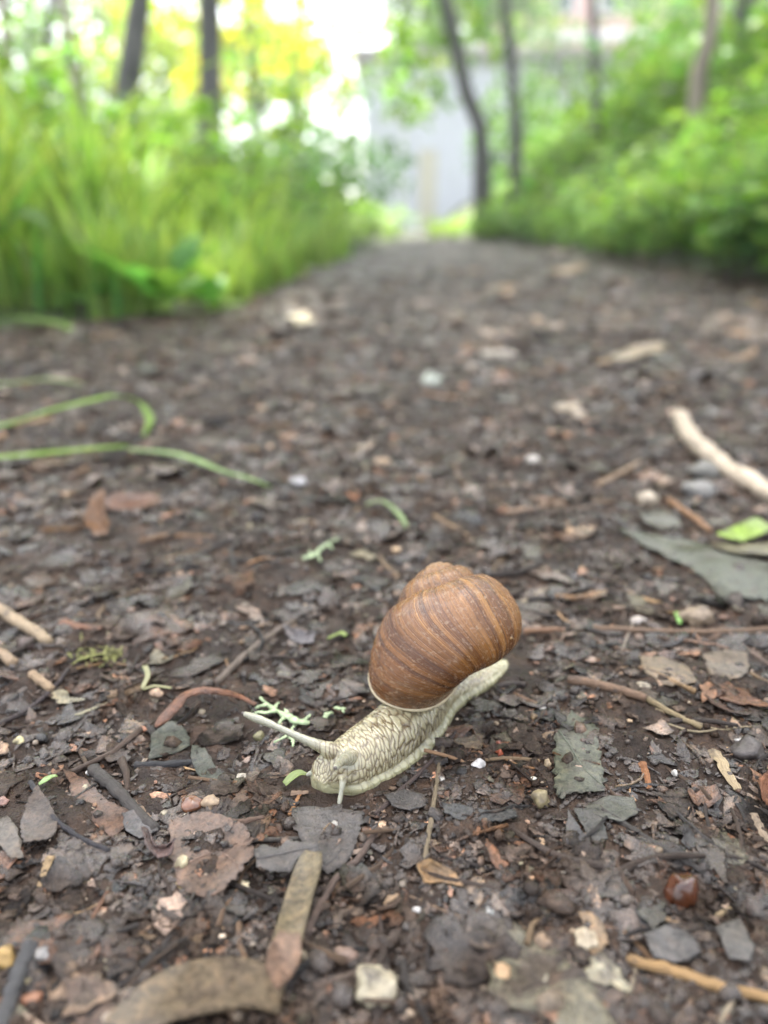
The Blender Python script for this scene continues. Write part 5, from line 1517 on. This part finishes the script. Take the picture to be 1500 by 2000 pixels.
PLANTS = []
def build_undergrowth():
    rg = np.random.default_rng(5)
    herbs = [herb_mesh(200 + i, 0.40 + 0.05 * (i % 3), 6 + i % 3, [(0.15, 0.26, 0.055), (0.125, 0.24, 0.06), (0.175, 0.275, 0.05), (0.115, 0.215, 0.07)][i % 4]) for i in range(6)]
    grass = [grass_mesh(300 + i, 0.30 + 0.06 * (i % 3)) for i in range(5)]
    broad = [broad_mesh(400 + i) for i in range(3)]
    def herb(x, y, s, rz, label, group):
        t = empty('leafy_plant', (x, y, float(gh(x, y))), rz); t.scale = (s, s, s)
        a, b = herbs[rg.integers(0, len(herbs))]
        link('stems', a, t); link('leaves', b, t)
        tag(t, label, 'plant', group)
        PLANTS.append(t)
    # bank on the far side of the path (x > right edge)
    k = 0
    while k < 160:
        y = math.exp(rg.uniform(math.log(1.25), math.log(11))); d = rg.uniform(0, 1) ** 1.5 * min(3.2, 0.4 + y * 0.5)
        x = float(redge(y)) + 0.04 + d
        if x / max(y, 0.1) > 0.85: continue
        herb(x, y, rg.uniform(0.8, 1.2) * min(1.15, 0.5 + 0.45 * d), rg.uniform(0, 6.28), 'leafy green herb growing on the bank that slopes up to the pink block', 'leafy plants on the sloping bank'); k += 1
    k = 0
    while k < 110:
        y = math.exp(rg.uniform(math.log(1.3), math.log(9))); x = float(redge(y)) + rg.uniform(-0.05, 0.28)
        if x / y > 0.85: continue
        herb(x, y, rg.uniform(0.32, 0.6), rg.uniform(0, 6.28), 'low herb', 'leafy plants on the sloping bank'); k += 1
    k = 0
    while k < 80:
        y = math.exp(rg.uniform(math.log(1.5), math.log(9))); d = rg.uniform(0, 1) ** 1.2 * min(4.0, 0.5 + y * 0.6)
        x = float(ledge(y)) - 0.04 - d
        if -x / max(y, 0.1) > 0.75: continue
        herb(x, y, rg.uniform(0.6, 1.1) * (0.65 if d < 0.15 else 0.9), rg.uniform(0, 6.28), 'leafy green herb growing among the grass beside the dark straight trunk', 'leafy plants among the grass'); k += 1
    k = 0
    while k < 180:
        y = math.exp(rg.uniform(math.log(1.2), math.log(5))); d = rg.uniform(0, 1) ** 1.2 * min(2.5, 0.4 + y * 0.5)
        x = float(ledge(y)) - 0.02 - d
        if -x / max(y, 0.1) > 0.75: continue
        o = link('grass_clump', grass[rg.integers(0, 5)], None, (x, y, float(gh(x, y))), (0, 0, rg.uniform(0, 6.28)), rg.uniform(0.6, 1.15) * (0.6 if d < 0.12 else 1))
        tag(o, 'clump of arching green grass growing at the edge of the mud path', 'grass clump', 'grass clumps beside the path'); PLANTS.append(o); k += 1
    # low growth at the end of the path
    for k in range(40):
        y = rg.uniform(8.5, 14); x = rg.uniform(-1.0, 2.5)
        o = link('grass_clump', grass[rg.integers(0, 5)], None, (x, y, float(gh(x, y))), (0, 0, rg.uniform(0, 6.28)), rg.uniform(0.7, 1.0))
        tag(o, 'low clump of bright grass growing across the end of the path', 'grass clump', 'grass clumps at the path end')
    for (px, Y, s) in ((318, 1.28, 0.9), (205, 1.3, 0.6), (415, 1.33, 0.45)):
        p = at_depth(px, 620, Y); 
        o = link('broadleaf_plant', broad[rg.integers(0, 3)], None, (p[0], Y, float(gh(p[0], Y))), (0, 0, rg.uniform(0, 6)), s)
        tag(o, ['broad leaved green plant at the corner of the grass', 'smaller broad leaved plant beside the looping grass blade', 'tiny broad leaved seedling on the bare mud edge'][[318, 205, 415].index(px)], 'plant')
    # the mass of leaves further in
    P = []
    n = 26000
    y = np.exp(rg.uniform(math.log(2.2), math.log(16), n))
    side = rg.uniform(0, 1, n) < 0.5
    d = rg.uniform(0, 1, n) ** 0.8
    x = np.where(side, ledge(y) - 0.35 - d * (0.6 * y + 0.4), redge(y) + 0.05 + d ** 1.5 * (0.7 * y + 0.4))
    h = np.where(side, 0.32 + 0.33 * sstep(0, 3, -x), 0.16 + 0.26 * sstep(0.1, 1.6, x - redge(y))) * (1 + 0.4 * fbm(x * 1.1, y * 1.1, 77, 2))
    z = gh(x, y) + rg.uniform(0.05, 1, n) ** 0.7 * h
    A = unit(rg.normal(size=(n, 3)) * np.array([1, 1, 0.35])); Nn = unit(rg.normal(size=(n, 3)) * 0.45 + np.array([0, 0, 1]))
    L = rg.uniform(0.05, 0.10, n) * np.clip(y / 4, 0.8, 2.2)
    patch = 0.75 + 0.5 * fbm(x * 1.6, y * 1.6, 88, 2)[:, None]
    V, T, C = leaf_set(np.stack([x, y, z], 1), A, Nn, L, L * 0.5, greens(rg, n, (0.145, 0.255, 0.06)) * np.clip(patch, 0.4, 1.4))
    o = link('undergrowth', fast_mesh('undergrowth', V, T, MAT['fol'], C))
    tag(o, 'dense mass of green woodland undergrowth on both sides of the path', 'undergrowth', kind='stuff')

build_undergrowth()

def crown_mesh(rg, centres, radii, per, leaf, base, flat=0.8, var=0.3):
    P, L = [], []
    for c, r in zip(centres, radii):
        n = int(per * r * r)
        v = unit(rg.normal(size=(n, 3))) * (rg.uniform(0.25, 1, n) ** 0.5)[:, None] * r * np.array([1, 1, flat])
        P.append(v + c)
    P = np.concatenate(P); n = len(P)
    A = unit(rg.normal(size=(n, 3)) + np.array([0, 0, -0.4])); Nn = unit(rg.normal(size=(n, 3)) * 0.7 + np.array([0, 0, 1]))
    Ls = leaf * rg.uniform(0.7, 1.3, n)
    V, T, C = leaf_set(P, A, Nn, Ls, Ls * 0.62, greens(rg, n, base, var))
    return fast_mesh('crown', V, T, MAT['fol'], C)

def tree(name, label, pts, r0, bark, seed, crown=None, base=(0.115, 0.20, 0.05), group=None, limbs=5, leaf=0.13, per=260, cr=1.0, extra=()):
    """pts: world polyline of the trunk, crown=(z0,z1,radius)"""
    rg = np.random.default_rng(seed)
    pts = np.array(pts, float)
    root = np.array([pts[0][0], pts[0][1], float(gh(pts[0][0], pts[0][1]))])
    C = resample(pts, 26)
    t = empty(name, root)
    tag(t, label, 'tree' if name != 'shrub' else 'shrub', group)
    VA, FA = [], []; o0 = 0
    def add(P, r, s=8):
        nonlocal o0
        v, f, _ = tube(P, r, s, 0.05, seed); VA.append(v); FA.extend(tuple(i + o0 for i in q) for q in f); o0 += len(v)
    add(C - root, np.linspace(1.15, 0.35, 26) * r0 * (1 + 0.6 * np.exp(-np.linspace(0, 26, 26) / 1.5)), 10)
    cen, rad = [], []
    if crown:
        z0, z1, R = crown
        for k in range(limbs):
            hh = rg.uniform(z0, z1 - 0.3); i = int(np.argmin(np.abs(C[:, 2] - hh))); b = C[i]
            az = 2 * np.pi * k / limbs + rg.normal(0, 0.4); out = R * rg.uniform(0.55, 1.0)
            e = b + np.array([math.cos(az) * out, math.sin(az) * out, rg.uniform(0.1, 0.5) * out])
            P = resample(np.array([b, (b + e) / 2 + np.array([0, 0, 0.08 * out]), e]), 8)
            add(P - root, np.linspace(0.45, 0.12, 8) * r0, 6)
            for q in (3, 5, 7):
                cen.append(P[q] - root + rg.normal(0, 0.15 * R, 3)); rad.append(cr * R * rg.uniform(0.28, 0.45))
        for k in range(limbs):
            cen.append(np.array([C[-1][0], C[-1][1], 0]) * [1, 1, 0] - root * [1, 1, 0] + np.array([rg.normal(0, .3 * R), rg.normal(0, .3 * R), rg.uniform(z0, z1) - root[2]])); rad.append(cr * R * rg.uniform(0.35, 0.5))
    for c, r in extra: cen.append(np.array(c) - root); rad.append(r)
    link('trunk', mesh_from('trunk', np.concatenate(VA), FA, MAT[bark]), t)
    if cen: link('crown', crown_mesh(rg, cen, rad, per, leaf, base), t)
    return t

def trunk_px(px, Y, top):
    """visible trunk course in photo pixels at distance Y, carried on to height top"""
    P = [at_depth(a, b, Y) for a, b in px]
    P[0][2] = float(gh(P[0][0], Y)) - 0.05
    d = P[-1] - P[-2]; d = d / max(d[2], 0.05)
    e = P[-1].copy(); last = e[2]
    for f in (0.35, 0.7, 1.0):
        z = last + (top - last) * f
        P.append(np.array([e[0] + d[0] * (z - last) * 0.5, Y + 0.05 * f, z]))
    return P

def build_trees():
    # trunks one can tell apart
    tree('tree', 'straight dark trunk standing in the grass, its leafy crown high over the path', trunk_px([(408, 440), (409, 300), (410, 150), (408, 0)], 6.2, 8.0), 0.075, 'bark_dark', 1, (4.2, 8.2, 1.7), limbs=7, leaf=0.18, per=150)
    tree('tree', 'leaning grey trunk with pale bark patches beside the dark straight trunk', trunk_px([(225, 420), (240, 260), (255, 130), (275, 0)], 5.2, 7.0), 0.06, 'bark_dark', 2, (3.6, 7.2, 1.5), limbs=7, leaf=0.18, per=150)
    tree('tree', 'thin tan sapling trunk leaning away from the grey leaning trunk', trunk_px([(185, 420), (165, 250), (140, 110), (118, 0)], 4.6, 5.0), 0.026, 'bark_pale', 3, (3.0, 5.0, 1.2), limbs=5, leaf=0.14)
    tree('tree', 'slim pale sapling trunk at the outer edge of the grass', trunk_px([(10, 420), (18, 250), (15, 100), (5, 0)], 4.4, 5.0), 0.026, 'bark_pale', 4, (2.8, 5.0, 1.2), limbs=5, leaf=0.14)
    tree('tree', 'slim dark sapling trunk standing between the tan and pale saplings', trunk_px([(75, 420), (85, 250), (92, 100), (98, 0)], 6.5, 6.0), 0.03, 'bark_dark', 5, (3.2, 6.0, 1.6), limbs=5, leaf=0.14)
    tree('tree', 'dark crooked trunk bending over the path in front of the white wall', trunk_px([(950, 440), (940, 330), (946, 270), (922, 215), (902, 150), (890, 80), (868, 0)], 9.0, 9.0), 0.075, 'bark_dark', 6, (4.0, 8.5, 2.1), limbs=9, leaf=0.17, per=230,
         extra=[(at_depth(820, 60, 9.1), 0.42), (at_depth(790, 140, 9.4), 0.34), (at_depth(850, 190, 9.2), 0.26), (at_depth(960, 60, 9.5), 0.4), (at_depth(765, 60, 9.5), 0.30), (at_depth(770, 150, 10), 0.34), (at_depth(815, 200, 10.2), 0.34), (at_depth(860, 120, 9.8), 0.38), (at_depth(845, 20, 9.8), 0.4), (at_depth(775, 215, 10.4), 0.25), (at_depth(900, 40, 9.6), 0.35)])
    tree('tree', 'upright mossy trunk beside the dark crooked trunk', trunk_px([(1010, 420), (1006, 270), (1000, 130), (985, 0)], 8.2, 7.0), 0.05, 'bark_dark', 7, (3.4, 7.0, 1.3), limbs=7, leaf=0.15, per=130)
    tree('tree', 'slender straight trunk rising in front of the pink block', trunk_px([(1162, 400), (1165, 230), (1160, 110), (1158, 0)], 7.2, 7.0), 0.035, 'bark_dark', 8, (4.0, 7.0, 1.1), limbs=6, leaf=0.15, per=110)
    tree('tree', 'pale bent sapling rising from the leafy bank', trunk_px([(1362, 300), (1364, 150), (1382, 90), (1392, 40), (1392, 0)], 4.6, 5.5), 0.034, 'bark_pale', 9, (3.6, 5.5, 0.9), limbs=5, leaf=0.12, per=110)
    tree('tree', 'grey brown trunk standing at the top of the leafy bank', trunk_px([(1440, 300), (1446, 130), (1452, 60), (1456, 0)], 5.4, 7.0), 0.05, 'bark_dark', 10, (4.2, 7.0, 1.1), limbs=6, leaf=0.15, per=100)
    # an unseen big tree, its crown placed and sized to shade the near path
    tree('tree', 'unseen tall tree with a dense crown set to shade the near path', [(-3.4, 2.2, 0), (-2.9, 2.3, 2.5), (-1.7, 2.5, 5.0), (-0.8, 2.8, 8.2)], 0.16, 'bark_dark', 11, (5.6, 7.8, 1.3), limbs=12, leaf=0.17, per=700)
    tree('tree', 'unseen tall tree added on the bank to shade the middle of the path', [(3.1, 5.0, 0.8), (2.5, 5.1, 3.0), (0.9, 5.2, 5.4), (-0.35, 5.3, 7.4)], 0.14, 'bark_dark', 13, (5.6, 7.4, 0.7), limbs=9, leaf=0.16, per=700,  # added out of view, crown clumps keep the sun off the middle path
         extra=[((-0.35, 4.0, 6.4), 0.6), ((-0.3, 4.7, 6.5), 0.6), ((-0.3, 5.6, 6.6), 0.6), ((-0.25, 6.4, 6.6), 0.6), ((-0.1, 5.1, 6.2), 0.6)])
    # shrubs filling the view between the trunks
    rg = np.random.default_rng(91)
    G1 = (0.115, 0.215, 0.055); G2 = (0.145, 0.245, 0.05); G3 = (0.09, 0.18, 0.075)
    SHR = [  # px, top py, Y, radius, colour, label
        (60, 235, 6.0, 0.7, G3, 'bluish green shrub behind the slim saplings'),
        (190, 240, 6.8, 0.7, G1, 'mid green shrub between the tan sapling and the grey leaning trunk'),
        (330, 215, 7.6, 0.8, G1, 'rounded green shrub between the grey and the dark straight trunks'),
        (490, 225, 7.4, 0.75, G2, 'fresh green shrub below the sunlit yellow tree'),
        (580, 40, 8.2, 1.1, G3, 'tall dark green shrub beside the gap of open sky'),
        (600, 260, 6.2, 0.6, G3, 'low dark green shrub next to the path below the sky gap'),
        (668, 235, 14.0, 0.75, G3, 'bluish green shrub at the far bend of the path'),
        (1000, 110, 9.5, 0.95, G1, 'loose green shrub beside the mossy trunk'),
        (1060, 250, 12.0, 0.9, G1, 'wide green shrub before the far end of the white wall'),
        (1200, 220, 11.5, 0.8, G2, 'wide fresh green shrub in front of the pink block corner'),
        (1110, 180, 8.6, 0.7, G2, 'loose fresh green shrub in front of the pink block'),
        (1290, 40, 6.2, 0.75, G2, 'bright green shrub between the slender trunk and the pale sapling'),
        (1230, 150, 7.0, 0.5, G1, 'small green shrub at the top of the bank'),
        (1420, 60, 6.8, 0.8, G3, 'dark green shrub behind the pale bent sapling'),
        (1500, 120, 4.6, 0.55, G1, 'green shrub crowning the bank beside the grey brown trunk'),
    ]
    for i, (px, py, Y, R, c, lab) in enumerate(SHR):
        top = at_depth(px, py, Y); b = at_depth(px, 440, Y); z0 = float(gh(b[0], Y)); ht = max(top[2] - z0, 0.5)
        tr = [(b[0], Y, z0 - 0.05), (b[0] + 0.05, Y, z0 + ht * 0.4), (b[0] + rg.normal(0, .1), Y, z0 + ht * 0.85)]
        ex = []
        for k in range(9):
            ex.append(((b[0] + rg.normal(0, R * 0.45), Y + rg.normal(0, R * 0.4), z0 + ht * rg.uniform(0.25, 0.95)), R * rg.uniform(0.28, 0.45)))
        tree('shrub', lab, tr, 0.02, 'bark_dark', 50 + i, None, c, None, 0, leaf=0.085, per=700, extra=ex)
    # sunlit tree and far trees
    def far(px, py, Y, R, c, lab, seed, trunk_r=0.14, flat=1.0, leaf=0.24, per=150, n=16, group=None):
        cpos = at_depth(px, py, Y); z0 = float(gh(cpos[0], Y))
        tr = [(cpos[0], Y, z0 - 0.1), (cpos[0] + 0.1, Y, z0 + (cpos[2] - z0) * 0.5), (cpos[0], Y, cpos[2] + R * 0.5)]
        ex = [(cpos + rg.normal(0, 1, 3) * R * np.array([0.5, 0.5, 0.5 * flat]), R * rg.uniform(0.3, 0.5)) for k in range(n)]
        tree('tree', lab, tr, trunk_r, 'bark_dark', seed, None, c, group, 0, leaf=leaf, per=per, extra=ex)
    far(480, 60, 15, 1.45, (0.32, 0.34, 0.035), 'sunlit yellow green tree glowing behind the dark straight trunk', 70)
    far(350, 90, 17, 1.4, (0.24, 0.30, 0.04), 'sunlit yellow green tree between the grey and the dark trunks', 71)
    far(200, 90, 20, 2.0, (0.16, 0.24, 0.05), 'light green far tree behind the tan sapling', 72, per=110, n=22)
    far(330, 160, 26, 2.0, (0.10, 0.17, 0.07), 'low dull green far tree between the grey and dark trunks', 80, per=90, n=20)
    far(560, 150, 19, 0.9, (0.12, 0.20, 0.06), 'small green far tree under the sunlit yellow one', 81, per=160, n=16)
    far(60, 110, 19, 2.0, (0.10, 0.17, 0.06), 'dull green far tree behind the slim saplings', 73, per=60)
    far(575, 80, 22, 1.25, (0.08, 0.15, 0.07), 'dark green far tree beside the gap of open sky', 74, per=150, n=24)
    far(870, 40, 33, 2.8, (0.09, 0.15, 0.09), 'bluish far tree standing over the white walled house', 75, per=110, n=26, leaf=0.3)
    far(960, -60, 26, 2.6, (0.10, 0.18, 0.05), 'green far tree behind the dark crooked trunk', 76, per=90, n=24, leaf=0.3)
    far(1330, -60, 24, 3.2, (0.11, 0.20, 0.045), 'green far tree beyond the bright shrub', 77, per=70, leaf=0.3)
    far(-80, 40, 15, 2.0, (0.09, 0.17, 0.05), 'green far tree past the pale slim sapling', 78, per=70)
    far(1480, -20, 17, 2.2, (0.09, 0.17, 0.05), 'green far tree behind the grey brown trunk', 79, per=80)

build_trees()

def box(V, F, x0, x1, y0, y1, z0, z1):
    o = len(V)
    V += [(x0, y0, z0), (x1, y0, z0), (x1, y1, z0), (x0, y1, z0), (x0, y0, z1), (x1, y0, z1), (x1, y1, z1), (x0, y1, z1)]
    F += [(o, o + 3, o + 2, o + 1), (o + 4, o + 5, o + 6, o + 7), (o, o + 1, o + 5, o + 4), (o + 1, o + 2, o + 6, o + 5), (o + 2, o + 3, o + 7, o + 6), (o + 3, o, o + 4, o + 7)]

def box_obj(name, boxes, mat, parent):
    V, F = [], []
    for b in boxes: box(V, F, *b)
    return link(name, mesh_from(name, V, F, mat, False), parent)

def build_houses():
    wall = mat_plain('white_render', (0.60, 0.60, 0.67), 0.8, 0.08, 1.5); trim = mat_plain('trim_paint', (0.75, 0.74, 0.72), 0.6, 0.05)
    glass = mat_plain('window_glass', (0.10, 0.12, 0.14), 0.08, 0.2); pink = mat_plain('pink_render', (0.72, 0.47, 0.43), 0.8, 0.08, 1.2)
    roof = mat_plain('roof_tile', (0.34, 0.30, 0.29), 0.8, 0.2, 6); cream = mat_plain('cream_door', (0.56, 0.51, 0.42), 0.6, 0.1)
    # low white house at the end of the path
    Y = 24.0; x0 = at_depth(712, 300, Y)[0]; x1 = x0 + 9.0; z0 = -0.2; z1 = 4.4
    h = empty('house', (x0, Y, 0)); tag(h, 'low white walled house at the end of the path', 'house')
    box_obj('wall', [(0, 9, 0, 7, z0, z1)], wall, h)
    rf = box_obj('roof', [(-0.3, 9.3, -0.35, 7.3, z1, z1 + 0.22)], roof, h)
    box_obj('door', [(1.55, 2.05, -0.05, 0.02, z0 + 0.2, 2.15)], cream, h)
    box_obj('downpipe', [(1.05, 1.14, -0.10, -0.01, z0, z1)], trim, h)
    for wx in (3.4, 5.4, 7.2):
        f = box_obj('window', [(wx, wx + 1.1, -0.05, 0.02, 0.9, 2.2)], trim, h)
        box_obj('pane', [(wx + 0.08, wx + 0.51, -0.065, -0.04, 0.98, 2.12), (wx + 0.59, wx + 1.02, -0.065, -0.04, 0.98, 2.12)], glass, f)
    # pink block up the bank
    Y = 34.0; x0 = at_depth(985, 300, Y)[0]; zb = float(gh(x0 + 5, Y)) - 0.5
    h = empty('apartment_block', (x0, Y, zb)); tag(h, 'pink apartment block with white bands seen between the trunks', 'building')
    box_obj('wall', [(0, 15, 0, 10, -1, 11.5)], pink, h)
    box_obj('roof', [(-0.4, 15.4, -0.4, 10.4, 11.5, 11.9)], roof, h)
    for zz in (0.3, 3.2, 6.1, 9.0):
        box_obj('band', [(-0.05, 15.05, -0.06, 10.0, zz - 0.55, zz - 0.2)], trim, h)
    for zz in (0.6, 3.5, 6.4, 9.2):
        for k in range(6):
            wx = 0.9 + k * 2.35
            f = box_obj('window', [(wx, wx + 1.5, -0.08, 0.02, zz, zz + 1.6)], trim, h)
            box_obj('pane', [(wx + 0.1, wx + 0.7, -0.10, -0.07, zz + 0.1, zz + 1.5), (wx + 0.8, wx + 1.4, -0.10, -0.07, zz + 0.1, zz + 1.5)], glass, f)

build_houses()

# what each plant stands beside
PM = [(at_depth(p, 440, Y)[0], Y, t) for p, Y, t in ((408, 6.2, 'dark straight trunk'), (225, 5.2, 'grey leaning trunk'), (185, 4.6, 'tan sapling'), (10, 4.4, 'pale slim sapling'), (75, 6.5, 'slim dark sapling'),
      (950, 9.0, 'crooked trunk'), (1010, 8.2, 'mossy trunk'), (1162, 7.2, 'slender straight trunk'), (1362, 4.6, 'pale bent sapling'), (1440, 5.4, 'grey brown trunk'), (600, 6.2, 'low dark shrub'), (480, 7.4, 'fresh green shrub'))]
PM += [(-0.55, 1.3, 'looping grass leaf'), (-0.33, 1.3, 'broad leaved plant'), (-0.3, 2.4, 'bare bend of the path'), (1.1, 1.6, 'wide mud of the path'), (1.15, 3.0, 'long straight side of the path'), (2.0, 3.0, 'middle of the bank')]
PM += [(at_depth(p, 440, Y)[0], Y, t) for p, Y, t in ((1290, 6.2, 'bright green shrub'), (1230, 7.0, 'small green shrub'), (1110, 8.6, 'loose fresh green shrub'), (1500, 4.6, 'shrub crowning the bank'), (330, 7.6, 'rounded green shrub'), (190, 6.8, 'mid green shrub'))]
PM += [(float(G(1110, 530)[0]) + 0.2, float(G(1110, 530)[1]), 'orange tan leaf'), (1.0, 4.2, 'far straight side of the path'), (-0.4, 1.9, 'pale leaf at the grass edge'), (-0.75, 1.9, 'tallest grass')]
for o in PLANTS:
    d = [math.hypot(o.location.x - a, o.location.y - b) / (0.5 + b * 0.3) for a, b, _ in PM]
    k = int(np.argmin(d)); sz = o.scale[0]
    size = 'tall' if sz > 0.95 else 'middling' if sz > 0.7 else 'low'
    if o['category'] == 'plant': o['label'] = size + ' leafy green herb ' + ('on the sloping bank' if o.location.x > 0.5 else 'in the grassy verge') + ' near the ' + PM[k][2]
    else: o['label'] = size + ' arching green grass clump in the verge near the ' + PM[k][2]

# ------------------------------------------------------------------ added haze volume imitating the veil of lens glare
def build_haze():
    m = bpy.data.materials.new('glare_veil'); m.use_nodes = True
    nt = m.node_tree; nt.nodes.clear()
    out = nt.nodes.new('ShaderNodeOutputMaterial'); v = nt.nodes.new('ShaderNodeVolumePrincipled')
    v.inputs['Color'].default_value = (0.93, 0.96, 1.0, 1); v.inputs['Density'].default_value = HAZE; v.inputs['Anisotropy'].default_value = 0.2
    nt.links.new(v.outputs[0], out.inputs['Volume'])
    V, F = [], []
    box(V, F, -80, 80, -35, 160, -1.6, 14.5)
    o = link('haze', mesh_from('haze', V, F, m, False))
    tag(o, 'thin pale haze added to imitate the veil of lens glare', 'haze', kind='stuff')
HAZE = 0.0034
build_haze()
